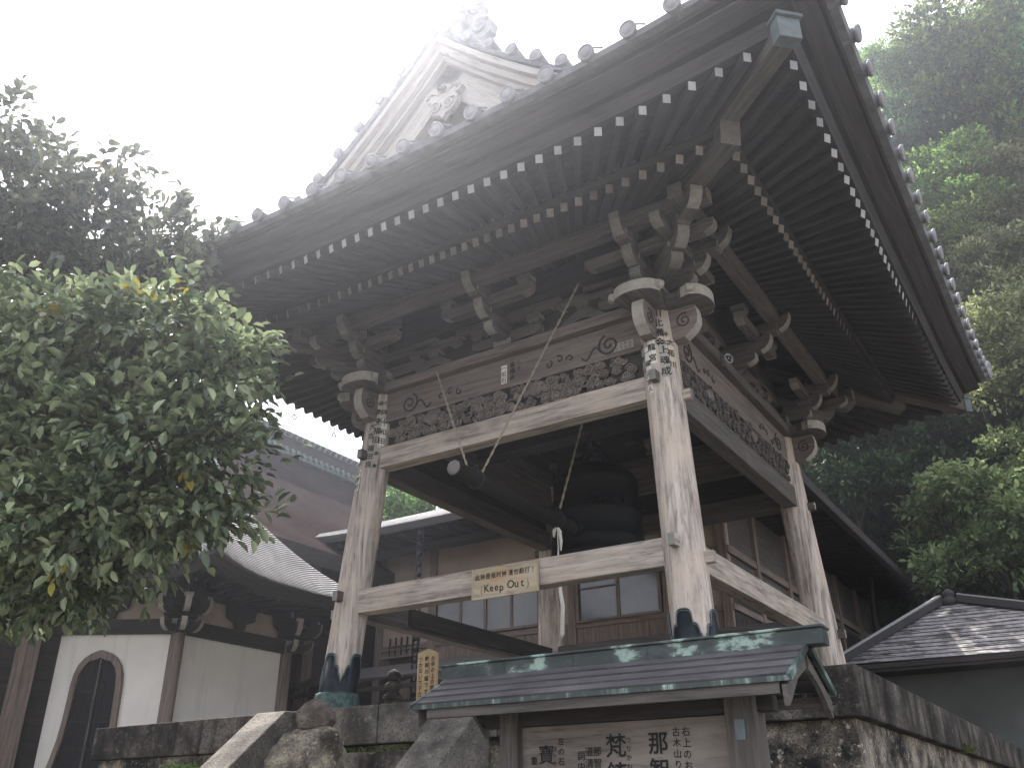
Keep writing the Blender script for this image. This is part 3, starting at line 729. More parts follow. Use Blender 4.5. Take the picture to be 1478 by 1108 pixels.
for sy in (-1, 1):
    for k in range(-11, 12):
        x = k*pitch+.125; dm = min(GD, EX-abs(x))
        if dm < .15: continue
        n = max(3, int(dm/.25)); pts = []
        for i in range(n+1):
            d = -.05+(dm+.05)*i/n; pts.append(V((x, sy*(EY-d), F(max(0, d))+rise(x/EX, max(0, d))+.045)))
        tl.tube(pts, .062, 10, 0)
        tl.lathe(disc, pts[0], 18, 1, V((0, sy, -.18)))
        if sy < 0: tl.tube([pts[0]+V((.02, .02, .07)), pts[0]+V((.13, .06, .04))], .009, 5, 1)
tl.build('round_tiles', [TILE, TILEL], R)
eave_strip('pan_tile_edge', [(.24, 4.408), (.405, 4.408), (.425, 4.455), (.24, 4.50)], .34, TILE, parent=R)
def zv(x): return F(EX-abs(x))                       # verge height at x
for sy in (-1, 1):
    GA = (V((1, 0, 0)), V((0, 0, 1)), V((0, sy, 0)))
    # bargeboards: nested curved boards stepping back under the verge
    def barge(name, t0, t1, y0, y1, mat, xm=2.55, mi=0):
        for q in (-1, 1):
            mb = MB(); n = 18
            path = []
            for i in range(n+1):
                x = xm*i/n; sl = (zv(x+.01)-zv(max(0, x-.01)))/(.01+min(.01, x)); th = math.atan(sl)
                path.append(lambda a, b_, x=x, th=th: (q*(x+b_*sin(th)*(1 if x > 0 else 0)), sy*a, zv(x)-b_*(cos(th) if x > 0 else 1/cos(th))))
            mb.sweep([(y0, t0), (y1, t0), (y1, t1), (y0, t1)], path); mb.build(name, mat, T)
    barge('verge_moulding', .015, .085, VY-.30, VY+.03, W_PALE)
    barge('verge_moulding', .088, .165, VY-.34, VY-.045, W_PALE)
    barge('verge_moulding', .168, .215, VY-.36, VY-.11, W_PALE)
    barge('bargeboard', .218, .53, VY-.32, VY-.20, W_PALE, 2.45)
    barge('verge_soffit', .216, .25, VY-.62, VY-.325, W_PALE, 2.4)
    # gable wall of planks
    mb = MB(); n = 20
    vs = [(0, F(GD)-.25)]
    poly = [(-2.6, F(GD)-.3)]+[(x, zv(x)-.2) for x in [(-2.6+5.2*i/n) for i in range(n+1)]]+[(2.6, F(GD)-.3)]
    mb.prism(poly, V((0, sy*(EY-GD-.05), 0)), V((1, 0, 0)), UP, V((0, sy, 0)), .04, 0)
    for i in range(-12, 13):
        x = i*.2; z1 = zv(x)-.22
        if z1 > F(GD): mb.box(x-.006, x+.006, sy*(EY-GD-.0)-.006, sy*(EY-GD)+.006, F(GD)-.1, z1, 'z', 1)
    mb.build('gable_wall', [W_PALE, W_BRN], T)
    mb = MB(); y = sy*(EY-GD+.03); mb.box(-1.9, 1.9, y-.05, y+.05, 5.42, 5.58, 'x'); mb.box(-.09, .09, y-.05, y+.05, 5.58, 6.9, 'z'); mb.build('gable_tie', W_PALE, T)
    # pendant ornament at the apex
    mb = MB(); y = sy*(VY-.16); o = V((0, y, 0)); half = [(0, 6.50), (.08, 6.46), (.12, 6.40), (.21, 6.41), (.27, 6.35), (.22, 6.29), (.165, 6.30), (.205, 6.22), (.19, 6.13), (.11, 6.06), (.04, 6.04), (0, 5.98)]
    poly = half+[(-a, b_) for a, b_ in half[-2:0:-1]]
    mb.prism(poly, o-V((0, sy*.035, 0)), V((1, 0, 0)), UP, V((0, sy, 0)), .07, 0)
    for q in (-1, 1):
        mb.tube(spiral(V((q*.095, y+sy*.05, 6.16)), V((1, 0, 0)), UP, .082, 1.8, q, 34, .6), .014, 6, 0)
        mb.tube(spiral(V((q*.21, y+sy*.05, 6.36)), V((1, 0, 0)), UP, .045, 1.2, -q, 20, .2), .011, 6, 0)
        mb.tube([V((q*(.05+.04*i), y+sy*.05, 6.33+.04*i-.005*i*i)) for i in range(6)], .014, 6, 0)
    mb.lathe([(.001, .03), (.05, .02), (.065, -.02), (.04, -.05), (.001, -.05)], V((0, y+sy*.07, 6.40)), 6, 1, V((0, sy, 0)))
    mb.build('gable_pendant', [W_PALE, W_MID], T)
    # verge tiles: short rolls whose discs face outwards
    mb = MB()
    for q in (-1, 1):
        for k in range(8):
            x = .18+.298*k; a = V((q*x, sy*(VY+.09), zv(x)+.115)); b_ = V((q*x, sy*(VY-.45), zv(x)+.075))
            mb.tube([b_, a], .066, 10, 0); mb.lathe(disc, a, 18, 1, V((0, sy, 0)))
    n = 18
    for q in (-1, 1):
        path = [(lambda a, b_, x=2.5*i/n: (q*x, sy*a, zv(x)+b_)) for i in range(n+1)]
        mb.sweep([(VY-.5, .0), (VY+.06, .0), (VY+.08, .05), (VY-.5, .08)], path, 0)
    mb.build('verge_tiles', [TILE, TILEL], R)
# ridge and its end ornaments
mb = MB(); ZR = F(EX)
mb.box(-.17, .17, -3.25, 3.25, ZR-.05, ZR+.30, 'y'); mb.box(-.21, .21, -3.28, 3.28, ZR+.30, ZR+.34, 'y'); mb.box(-.15, .15, -3.22, 3.22, ZR+.34, ZR+.50, 'y'); mb.box(-.19, .19, -3.25, 3.25, ZR+.50, ZR+.54, 'y')
mb.tube([V((0, -3.3, ZR+.58)), V((0, 3.3, ZR+.58))], .09, 12)
mb.build('ridge', TILE, R, .01)
for sy in (-1, 1):
    mb = MB(); y = sy*3.05; half = [(0, ZR+.92), (.10, ZR+.90), (.17, ZR+.98), (.24, ZR+.93), (.22, ZR+.80), (.30, ZR+.68), (.38, ZR+.66), (.40, ZR+.56), (.36, ZR+.48), (.45, ZR+.36), (.53, ZR+.22), (.50, ZR+.08), (.40, ZR+.02), (.46, ZR-.12), (.40, ZR-.22), (.25, ZR-.12), (0, ZR+.02)]
    poly = half+[(-a, b_) for a, b_ in half[-2:0:-1]]
    mb.prism(poly, V((0, y-sy*.06, 0)), V((1, 0, 0)), UP, V((0, sy, 0)), .13, 0)
    yy = y+sy*.08
    mb.lathe([(.17, -.02), (.17, .05), (.14, .07), (.11, .05), (.001, .06)], V((0, yy, ZR+.32)), 20, 0, V((0, sy, 0)))
    for q in (-1, 1):
        for (a, b_, r_, tn) in ((.36, .22, .12, 1.5), (.30, .52, .085, 1.3), (.17, .78, .07, 1.2), (.34, -.06, .075, 1.2), (.20, .05, .06, 1.1)):
            mb.tube(spiral(V((q*a, yy, ZR+b_)), V((1, 0, 0)), UP, r_, tn, q, 24, .5), .028, 6, 0)
        for k in range(4): mb.lathe([(.001, .05), (.035, .04), (.045, .0)], V((q*(.08+.07*k), yy, ZR+.62-.03*k)), 8, 0, V((0, sy, 0)))
    mb.tube([V((0, y, ZR+.70)), V((0, y+sy*.28, ZR+.95))], .07, 12); mb.lathe(disc, V((0, y+sy*.29, ZR+.96)), 18, 0, V((0, sy, .8)))
    mb.build('ridge_end_tile', TILEL, R)
# hip ridges with their end tiles
for sx in (-1, 1):
    for sy in (-1, 1):
        mb = MB(); pts = []
        for i in range(9):
            d = -.02+1.0*i/8; dd = max(0, d); pts.append(V((sx*(EX-d), sy*(EY-d), F(dd)+rise(1-d/4, dd)+.02)))
        for a, b_ in zip(pts, pts[1:]): mb.beam(a+UP*.06, b_+UP*.06, .20, .15)
        mb.tube([p+UP*.17 for p in pts], .075, 10)
        d = V((sx, sy, 0)).normalized()
        for L, h in ((.02, .17), (.34, .26)):
            c = V((sx*(EX-L), sy*(EY-L), F(max(0, L))+rise(1, max(0, L))+h)); mb.tube([c-d*.2, c+d*.06+UP*.05], .08, 12, 1); mb.lathe(disc, c+d*.07+UP*.055, 18, 1, d+UP*.3)
        mb.build('hip_ridge', [TILE, TILEL], R)

# ================================================================== bell, striking log, ropes
B = thing('temple_bell', 'huge dark bronze bell hanging in the gloom inside the tower', 'bell', (0, 0, 1.62))
mb = MB(); mb.lathe([(.50, 0), (.575, .0), (.585, .05), (.575, .09), (.565, .10), (.560, .22), (.567, .23), (.567, .25), (.557, .26), (.545, .55), (.553, .56), (.553, .58), (.542, .59), (.52, .95), (.528, .96), (.526, .99), (.50, 1.05), (.44, 1.13), (.30, 1.21), (.12, 1.25), (.001, 1.26)], (0, 0, 1.62), 56)
for q in range(4):
    for i in range(5):
        for j in range(4):
            a = q*pi/2+.35+i*.19; z = 2.26+j*.085; r_ = .535-.02*j
            mb.lathe([(.026, 0), (.024, .02), (.001, .035)], (r_*cos(a), r_*sin(a), z), 8, 0, V((cos(a), sin(a), 0)))
for a in (pi/2, -pi/2): mb.lathe([(.10, 0), (.10, .02), (.07, .03), (.04, .02), (.001, .03)], (.565*cos(a), .565*sin(a), 1.92), 20, 0, V((cos(a), sin(a), 0)))
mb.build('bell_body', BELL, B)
mb = MB(); mb.tube([V((.16*cos(a), 0, 2.87+.22*sin(a))) for a in [pi*i/12 for i in range(13)]], .05, 10); mb.build('crown_loop', BELL, B)
mb = MB(); mb.tube([V((0, .12*cos(a), 3.16+.14*sin(a))) for a in [2*pi*i/16 for i in range(17)]], .03, 8); mb.build('suspension_ring', BLACK, B)
mb = MB(); mb.box(-1.75, 1.75, -.14, .14, 3.28, 3.58, 'x'); mb.build('bell_beam', W_DARK, T, .01)
LG = thing('striking_log', 'round wooden striking log with a pale cut end slung under the front beam', 'striking log', (0, -1.75, 1.9))
mb = MB(); pts = [(0, -2.92, 1.925), (0, -2.3, 1.918), (0, -1.6, 1.91), (0, -.66, 1.90)]
mb.tube(pts, [.078, .082, .085, .085], 14, 0, caps=False)
mb.lathe([(.078, -.002), (.074, .012), (.001, .012)], pts[0], 10, 1, V((0, -1, 0))); mb.lathe([(.085, 0), (.08, .012), (.001, .012)], pts[-1], 14, 1, V((0, 1, 0)))
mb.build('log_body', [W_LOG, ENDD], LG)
for y in (-2.55, -.95):
    mb = MB(); mb.tube([V((.092*cos(a), y, 1.915+.092*sin(a))) for a in [2*pi*i/20 for i in range(21)]], .010, 6); mb.tube([V((.03*cos(a), y, 2.035+.035*sin(a))) for a in [2*pi*i/14 for i in range(15)]], .007, 6); mb.build('iron_ring', BLACK, LG)
def rope(p0, p1, r=.0068, tw=30, sag=0.0, mat=0):
    mb = MB(); p0, p1 = V(p0), V(p1); d = p1-p0; L = d.length; n = int(L*70)+6
    a = d.cross(V((.3, .7, .2))).normalized(); b_ = d.normalized().cross(a)
    for ph in (0, pi):
        mb.tube([p0+d*(i/n)-UP*(sag*4*(i/n)*(1-i/n))+a*(r*cos(ph+tw*L*i/n))+b_*(r*sin(ph+tw*L*i/n)) for i in range(n+1)], r*.95, 5)
    return mb
def hang(name, label, cat, p0, p1, mat, group=None, **k): return tag(rope(p0, p1, **k).build(name, mat), label, cat, group)
hang('suspension_rope', 'straw rope slanting down right from the wall plate to the log, left of the pair', 'rope', (-.83, -2.2, 3.50), (-.10, -2.53, 2.02), ROPE)
hang('suspension_rope', 'straw rope slanting down left across the carved frieze, right of the pair', 'rope', (1.05, -2.2, 4.02), (.05, -2.53, 1.97), ROPE)
hang('suspension_rope', 'dim rope running up from the rear of the log beside the bell', 'rope', (.45, -.92, 3.35), (.03, -.95, 2.05), ROPE, r=.008)
pr_ = MB()
pts = [V((0, -.97, 1.80)), V((.008, -.97, 1.6)), V((-.005, -.965, 1.35)), V((.02, -.97, 1.12)), V((.045, -.97, .95)), V((.035, -.97, .80)), V((.03, -.97, .66)), V((.015, -.97, .62))]
pr_.tube(pts, [.006, .008, .012, .020, .023, .023, .024, .016], 10)
pr_.tube([V((-.04, -.98, 1.72)), V((-.03, -.99, 1.79)), V((.0, -.98, 1.83)), V((.03, -.97, 1.78)), V((.045, -.97, 1.66)), V((.04, -.97, 1.56))], [.012, .022, .026, .022, .018, .010], 9)
tag(pr_.build('pull_rope', ROPEW), 'thick white pull rope knotted and dangling behind the lower front beam', 'rope')

# ================================================================== signs
K = thing('warning_sign', 'weathered board on the front beam with Chinese lettering over the words Keep Out', 'sign', (.13, -2.24, .96))
mb = MB(); mb.box(-.248, .512, -2.235, -2.215, .812, 1.112, 'x'); mb.box(-.25, -.236, -2.243, -2.2352, .812, 1.112, 'z'); mb.box(.500, .514, -2.243, -2.2352, .812, 1.112, 'z')
mb.build('board', wood('stained_sign_wood', (.30, .25, .17), (.46, .39, .29), (.45, .24, .07), grain=9, bs=.15, patch_amt=.65), K)
mb = MB(); X_ = V((1, 0, 0)); yy = -2.2385
for i, ch in enumerate('此钟是报时钟清勿敲打!'): mb.text(ch, .062 if i < 10 else .075, (-.185+.063*i+(.012 if i > 5 else 0), yy, 1.022), X_, UP, 0, .010, .95)
for i, ch in enumerate('Keep'): mb.text(ch, .105, (-.075+.058*i, yy, .905-(.0 if ch != 'p' else .008)), X_, UP, 0, .008, .95)
for i, ch in enumerate('Out'): mb.text(ch, .112, (.205+.066*i, yy, .91), X_, UP, 0, .008, .95)
mb.text('(', .11, (-.135, yy, .90), X_, UP, 1, .0); mb.text(')', .11, (.40, yy, .90), X_, UP, 1, .0)
mb.build('lettering', [INK, INKR], K)
Q = thing('wooden_notice', 'upright ochre plank with three columns of Japanese writing beside the stairs', 'sign', (-.555, -2.5, PZ))
mb = MB(); mb.prism([(-.115, PZ), (.115, PZ), (.115, .30), (.02, .345), (-.115, .315)], (-.555, -2.515, 0), X_, UP, (0, 1, 0), .03, 0, 0, grain=1); mb.build('plank', W_SIGN, Q, .003)
mb = MB()
for x, tx in ((.072, 'お寺の上の鐘は'), (0, '時報の鐘です'), (-.072, 'つかないで下さい')): mb.column(tx, .05, (-.555+x, -2.5175, .25), X_, UP, 0, .012, 1.05 if len(tx) > 6 else 1.18)
mb.build('lettering', INK, Q)

# ---- roofed notice board in front of the terrace
NB = thing('notice_board', 'roofed wooden notice board with a green copper ridge and brush-written panel', 'notice board', (2.36, -4.4, -2.7))
for x, e in ((1.64, .065), (3.125, .085)):
    mb = MB(); mb.box(x-e, x+e, -4.4-e, -4.4+e, -2.7, -.42, 'z'); mb.build('post', W_MID, NB, .008)
mb = MB(); mb.box(1.70, 3.045, -4.40, -4.37, -1.95, -.606, 'x'); mb.build('panel', W_BOARD, NB)
for bx in ((1.45, 3.30, -4.44, -4.36, -.602, -.52), (1.70, 3.045, -4.45, -4.36, -2.06, -1.95)):
    mb = MB(); mb.box(*bx, 'x'); mb.build('rail', W_DARK, NB, .005)
mb = MB(); mb.box(3.095, 3.15, -4.492, -4.486, -.74, -.64, 'z'); mb.build('name_plate', CAPC, NB)
mb = MB(); yy = -4.4045
for tx, px, z, sz, p_, of in (('右上のおふみ', 996, -.655, .052, 1.12, .008), ('古木山り有の', 983, -.655, .050, 1.12, .008), ('那智', 958, -.675, .125, 1.12, .016), ('つりかね', 917, -.69, .036, 1.3, .004), ('梵鐘', 899, -.675, .135, 1.12, .012),
        ('那智山', 872, -.735, .055, 1.15, .008), ('道清法', 860, -.735, .055, 1.15, .008), ('詞内國', 848, -.755, .055, 1.1, .008), ('左の石之塔', 818, -.675, .046, 1.22, .008), ('ほうきょう', 808, -.72, .032, 1.3, .004), ('寶篋', 795, -.715, .115, 1.1, .006), ('重要文', 776, -.775, .05, 1.2, .008)):
    mb.column(tx, sz, (1.605+(px-735)*.0045, yy, z-sz*.5), X_, UP, 0, of, p_)
mb.build('lettering', INK, NB)
x0, x1 = 1.15, 3.51
for sy, nm in ((-1, 'front'), (1, 'rear')):
    mb = MB()
    for i in range(4):
        ya, yb = .035+.083*i, .035+.083*(i+1)+.02; za, zb = -.285-.048*i+.004, -.285-.048*(i+1.2)+.016
        mb.beam((x0, -4.4+sy*(ya+yb)/2, (za+zb)/2), (x1, -4.4+sy*(ya+yb)/2, (za+zb)/2), math.hypot(yb-ya, zb-za), .013, up=V((0, sy*(za-zb), (yb-ya))).normalized())
    mb.build('roof_boards', SLATE, NB)
    mb = MB(); mb.beam((x0-.004, -4.4+sy*.393, -.492), (x1+.004, -4.4+sy*.393, -.492), .022, .026); mb.build('eave_trim', TRIM, NB)
    mb = MB(); mb.beam((x0+.1, -4.4+sy*.36, -.532), (x1-.06, -4.4+sy*.36, -.532), .04, .055); mb.build('eave_fascia', W_MID, NB)
    for x in (x0+.03, x1-.03):
        mb = MB(); mb.prism([(.02, -.325), (.395, -.525), (.395, -.535), (.385, -.62), (.33, -.58), (.20, -.475), (.02, -.40)], (x-.014, -4.4, 0), (0, sy, 0), UP, (1, 0, 0), .028, 0, 0)
        mb.build('bargeboard', W_MID, NB)
        mb = MB(); e = 1 if x > 2 else -1
        mb.beam((x+e*.032, -4.4+sy*.03, -.288), (x+e*.032, -4.4+sy*.405, -.49), .022, .034); mb.build('verge_trim', TRIM, NB)
mb = MB(); mb.box(1.105, 3.613, -4.46, -4.34, -.288, -.205, 'x'); mb.box(1.098, 3.62, -4.475, -4.325, -.2049, -.190, 'x')
for i in range(1, 5): x = 1.105+.5*i; mb.box(x-.004, x+.004, -4.464, -4.336, -.287, -.206, 'x')
mb.build('copper_ridge', COPPER, NB, .006)
mb = MB(); mb.box(1.3, 3.42, -4.43, -4.37, -.40, -.33, 'x'); mb.build('ridge_beam', W_DARK, NB)
for x in (1.64, 3.125):
    mb = MB(); mb.box(x-.04, x+.04, -4.74, -4.06, -.515, -.45, 'y'); mb.build('cross_arm', W_DARK, NB, .005)

# ================================================================== terrace, ground, stairs
def flat(name, x0, x1, y0, y1, z, mat, kind='structure', n=1):
    mb = MB(); mb.grid(n, n, lambda i, j: (lerp(x0, x1, i), lerp(y0, y1, j), z)); return tag(mb.build(name, mat, recalc=False), kind=kind)
flat('ground', -160, 160, -120, 200, -2.7, GRAVEL)
flat('terrace_ground', -5.1, 3.3, -2.62, 6.9, PZ-.012, GRAVEL)
TR = thing('stone_terrace', 'dark weathered stone retaining terrace with thick capstones under the bell tower', 'retaining wall', (-1, 2, -2.7))
mb = MB(); mb.box(-5.15, 3.29, -2.66, 6.88, -2.72, -.495, 'x'); mb.build('wall', ST_WALL, TR)
edges_ = [(-5.2, -3.75, ST_DARK), (-3.75, -2.41, ST_DARK), (-2.405, -.92, ST_CAP), (-.915, .4, ST_CAP), (.405, 1.9, ST_DARK), (1.905, 3.37, ST_DARK)]
for a, b_, m_ in edges_:
    mb = MB(); mb.box(a, b_-.006, -2.75, -2.25, -.49, PZ, 'x'); mb.build('capstone', m_, TR, .012)
y = -2.245
while y < 6.9:
    L = min(2.05, 6.95-y); mb = MB(); mb.box(2.9, 3.37, y, y+L-.006, -.49, PZ, 'y'); mb.build('capstone', ST_DARK, TR, .012); y += L
y = -2.245
while y < 6.9:
    L = min(2.3, 6.95-y); mb = MB(); mb.box(-5.2, -4.75, y, y+L-.006, -.49, PZ, 'y'); mb.build('capstone', ST_DARK, TR, .012); y += L
for i in range(6):
    z1 = -.58-.36*i; mb = MB(); mb.box(-1.985, -.11, -3.07-.34*i, -2.64-.34*i+.1, z1-.36, z1, 'x'); mb.build('step', ST_WALL if i else ST_DARK, TR, .015)
for a, b_, z in ((-2.40, -1.99, PZ-.004), (-.10, .33, -.235)):
    mb = MB(); y0 = -2.752; mb.prism([(y0, z), (y0-.12, z), (y0-.12-2.45, z-2.1), (y0-.12-2.45, -2.75), (y0, -2.75)], (a, 0, 0), (0, 1, 0), UP, (1, 0, 0), b_-a, 0, 0); mb.build('cheek_stone', ST_CAP, TR, .015)
# course joints on the wall
mb = MB()
for z in (-.98, -1.5, -2.1): mb.box(-5.16, -2.42, -2.668, -2.655, z-.012, z+.012, 'x'); mb.box(.36, 3.30, -2.668, -2.655, z-.012, z+.012, 'x')
for x in (-4.3, -3.2, 1.2, 2.55): mb.box(x-.012, x+.012, -2.669, -2.656, -2.6, -.5, 'z')
mb.build('joint_lines', ST_DARK, TR)

def rough(prof, o, seed, seg=40, amp=.09, sc=3.0, sx=1, sy=1, n=26):
    """rough stone: lathe of an interpolated profile pushed about by noise"""
    mb = MB(); P = []
    for i in range(n+1):
        t = i/n*(len(prof)-1); k = min(int(t), len(prof)-2); a, b_ = prof[k], prof[k+1]; u = t-k; P.append((lerp(a[0], b_[0], u), lerp(a[1], b_[1], u)))
    vs = []; gs = []
    for r, h in P:
        for k in range(seg):
            a = 2*pi*k/seg; q = V((cos(a)*r*sx, sin(a)*r*sy, h)); d = noise.noise(q*sc+V((seed, 0, 0)))*amp+noise.noise(q*sc*3.3+V((0, seed, 0)))*amp*.4+noise.noise(q*sc*9)*amp*.18
            qq = q*(1)+V((cos(a), sin(a), .35 if h > P[-1][1]*.8 else 0))*d*min(1, r*8); vs.append(V(o)+qq); gs.append((qq.x, qq.y, qq.z))
    fs = [(i*seg+k, i*seg+(k+1) % seg, (i+1)*seg+(k+1) % seg, (i+1)*seg+k) for i in range(n) for k in range(seg)]+[tuple(range(n*seg, (n+1)*seg))]
    mb.add(vs, gs, fs, 0, True); return mb
tag(rough([(.36, 0), (.34, .7), (.30, 1.4), (.25, 1.8), (.215, 1.98), (.17, 2.05), (.10, 2.075), (.01, 2.08)], (.86, -5.35, -2.72), 3.1, amp=.06, sc=5, n=60, seg=64).build('standing_stone', ST_ROCK), 'rough lichen-covered standing stone at the foot of the stairs', 'stone')
tag(rough([(.04, 0), (.095, .01), (.115, .06), (.108, .11), (.07, .15), (.03, .175), (.005, .185)], (.875, -5.35, -.655), 8.2, amp=.022, sc=9, seg=48, n=36).build('round_stone', ST_RND), 'small brown rounded stone balanced on top of the standing stone', 'stone')
FN = thing('stone_finial', 'small dark stone stupa with a ball top standing behind the capstone', 'stone stupa', (-3.93, 1.0, PZ))
mb = MB(); mb.box(-4.06, -3.80, .87, 1.13, PZ, .12, 'z'); mb.box(-4.02, -3.84, .91, 1.09, .12, .46, 'z'); mb.build('shaft', ST_DARK, FN, .01)
mb = MB(); mb.lathe([(.14, 0), (.15, .03), (.10, .06), (.075, .10), (.11, .14), (.13, .19), (.08, .23)], (-3.93, 1, .46), 20); mb.build('lotus_tier', ST_DARK, FN)
mb = MB(); mb.lathe([(.04, 0), (.09, .03), (.102, .08), (.085, .13), (.04, .165), (.003, .18)], (-3.93, 1, .69), 20); mb.build('ball_top', ST_DARK, FN)

# grass and ferns
def tuft(name, label, base, n, h, spread, seed, mat=GRASSM, nrm=(0, -1, .6), cat='plant'):
    R2 = random.Random(seed); mb = MB(); nrm = V(nrm).normalized()
    for i in range(n):
        a = R2.uniform(-1, 1)*spread[0]; b_ = R2.uniform(-1, 1)*spread[1]; p = V(base)+V((a, b_, 0)); L = h*R2.uniform(.5, 1.1)
        d = (nrm+V((R2.uniform(-.8, .8), R2.uniform(-.5, .5), R2.uniform(0, .9)))).normalized(); w_ = d.cross(V((R2.random(), R2.random(), R2.random()))).normalized()*.006
        q1 = p+d*L*.5; q2 = p+d*L-UP*(L*.35)
        mb.add([p-w_, p+w_, q1+w_, q1-w_, q2], [(0, 0, 0)]*5, [(0, 1, 2, 3), (3, 2, 4)], 0)
    return tag(mb.build(name, mat, recalc=False), label, cat)
tuft('grass_tuft', 'green tuft of grass growing under the right capstone of the terrace', (3.33, 1.5, -.50), 110, .17, (.02, .16), 3, nrm=(1, -.3, .5))
tuft('fern_plant', 'pale green fern strip growing in the gap above the second stair step', (-.85, -2.80, -.575), 240, .13, (.55, .05), 5)
tuft('creeping_plant', 'wispy plant clinging to the dark terrace wall below the leftmost capstones', (-3.55, -2.69, -.62), 90, .22, (.25, .02), 9, LEAF_MID, nrm=(0, -1, -.2))

# ================================================================== rain chain
RC = MB()
for k in range(34):
    z = 4.36-k*.105
    if k % 2 == 0: RC.lathe([(.02, 0), (.045, .02), (.06, .085), (.052, .085), (.03, .02)], (-6.5, 4.62, z), 10)
    else: RC.tube([V((-6.5+.05*cos(a), 4.62, z+.045+.075*sin(a))) for a in [2*pi*i/10 for i in range(11)]], .009, 5)
for dx in (-.075, .075): RC.tube([V((-6.5+dx, 4.62, 4.4)), V((-6.5+dx, 4.62, .9))], .011, 5)
tag(RC.build('rain_chain', BLACK), 'black rain chain of small cups hanging from the eave behind the left front pillar', 'rain chain')

# ================================================================== hexagonal hall
HX, HY, HR = -9.953, 1.372, 2.391
HB = thing('hexagonal_hall', 'six-sided hall with white plaster walls, a bell-shaped window and silvery curved roof', 'hall', (HX, HY, -2.7))
def hexp(i, r, z): a = rad(-30+60*i); return V((HX+r*cos(a), HY+r*sin(a), z))
for i in range(6):
    mb = MB(); p = hexp(i, HR, 0); mb.lathe([(.115, -2.4), (.112, 1.75)], (p.x, p.y, 0), 20); mb.build('post', W_BRN, HB)
    mb = MB(); a, b_ = hexp(i, HR-.06, 0), hexp(i+1, HR-.06, 0); d = (b_-a).normalized(); n_ = V((d.y, -d.x, 0)); L = (b_-a).length
    mb.frame((a+b_)/2+UP*(-.4), d, n_, UP, L, .06, 4.1, 0); mb.build('plaster_wall', PLASTER, HB)
    a, b_ = hexp(i, HR+.0, 0), hexp(i+1, HR+.0, 0)
    for zz, e_, w2, h2 in ((1.765, .3, .15, .23), (2.345, .2, .12, .13), (-2.3, .2, .2, .3)):
        mb = MB(); mb.frame((a+b_)/2+UP*zz, d, n_, UP, L+e_, w2, h2, 0, 1); mb.build('tie_beam', [W_DARK, ENDD], HB, .005)
    mb = MB(); a, b_ = hexp(i, HR-.05, 0), hexp(i+1, HR-.05, 0); mb.frame((a+b_)/2+UP*2.06, d, n_, UP, L, .04, .46, 0); mb.build('frieze_plaster', PLASTER2, HB)
    for t in (.5, 0, 1):
        c = lerp(hexp(i, HR+.03, 1.90), hexp(i+1, HR+.03, 1.90), t); s_ = 1 if t == 0 else -1; mb = MB()
        pl = [(-.10, 0), (.10, 0), (.13, .10), (.30, .16), (.34, .40), (-.34, .40), (-.30, .16), (-.13, .10)] if t == .5 else [(0, 0), (s_*.26, 0), (s_*.30, .12), (s_*.42, .20), (s_*.47, .40), (0, .40)]
        mb.prism(pl, c, d, UP, n_, .06, 0, 0); mb.build('frieze_bracket', W_DARK, HB)
    mb = MB(); k = hexp(i, HR, 0); dr = (k-V((HX, HY, 0))).normalized(); dl = V((-dr.y, dr.x, 0))
    for d_, L_ in ((dr, .62), ((dr+dl*1.2).normalized(), .52), ((dr-dl*1.2).normalized(), .52)):
        tailnose(mb, (k.x, k.y), d_, .05, L_, 1.93, .14, .10, .10); tailnose(mb, (k.x, k.y), d_, .05, L_*.78, 1.66, .12, .09, .07); block(mb, (k.x+d_.x*L_*.8, k.y+d_.y*L_*.8), d_, .15, .12, 2.1)
    mb.build('corner_bracket', [W_DARK, ENDG], HB)
# bell-shaped window on the face towards the stairs (between post 5 and post 0)
def katomado(i):
    a, b_ = hexp(i, HR-.02, 0), hexp(i+1, HR-.02, 0); d = (b_-a).normalized(); n_ = V((d.y, -d.x, 0)); c = (a+b_)/2
    half = [(0, 1.395), (.07, 1.375), (.16, 1.34), (.26, 1.27), (.345, 1.16), (.395, 1.02), (.415, .85), (.42, .60), (.43, .30), (.46, .0), (.52, -.3), (.60, -.6), (.70, -.9), (.72, -1.0)]
    ww = thing and MB(); hw = half[::-1]; outl = [(-x, z) for x, z in hw]+half[1:]
    inn = []
    for x, z in outl: inn.append((x*(1-.085/max(.09, abs(x))) if abs(x) > .09 else 0, z-(.10 if abs(x) < .2 else .07*max(0, (z-.9)/.5))))
    vs = []; gs = []
    for e in (.0, .09):
        for q in (outl, inn):
            for x, z in q: p = c+d*x+n_*e+UP*z; vs.append(p); gs.append((z, x, e))
    N = len(outl); fs = []
    for k in range(N-1):
        O0, I0, O1, I1 = k, N+k, 2*N+k, 3*N+k
        fs += [(O1, O1+1, I1+1, I1), (O0, O0+1, O1+1, O1), (I1, I1+1, I0+1, I0)]
    fr = MB(); fr.add(vs, gs, fs); W_ = fr.build('bell_window', W_BRN, HB)
    mb = MB(); mb.prism(inn, c+n_*.012, d, UP, n_, .012, 0, 0); mb.build('window_shade', BLACK, W_)
    mb = MB()
    for k in range(-16, 17):
        x = k*.042; zt = 1.28-abs(x)*.5-(.28 if abs(x) > .33 else 0)
        if abs(x) > .36: zt = .2-(abs(x)-.36)*3.2
        mb.frame(c+d*x+n_*.035+UP*((zt-1)/2), UP, d, n_, zt+1, .010, .010, 0)
    mb.frame(c+n_*.045+UP*.13, UP, d, n_, 2.3, .035, .03, 1)
    for z in (.75, .3, -.1, -.5): mb.frame(c+n_*.036+UP*z, d, UP, n_, .72, .03, .012, 0)
    mb.build('lattice', [W_DARK, W_MID], W_)
katomado(5)
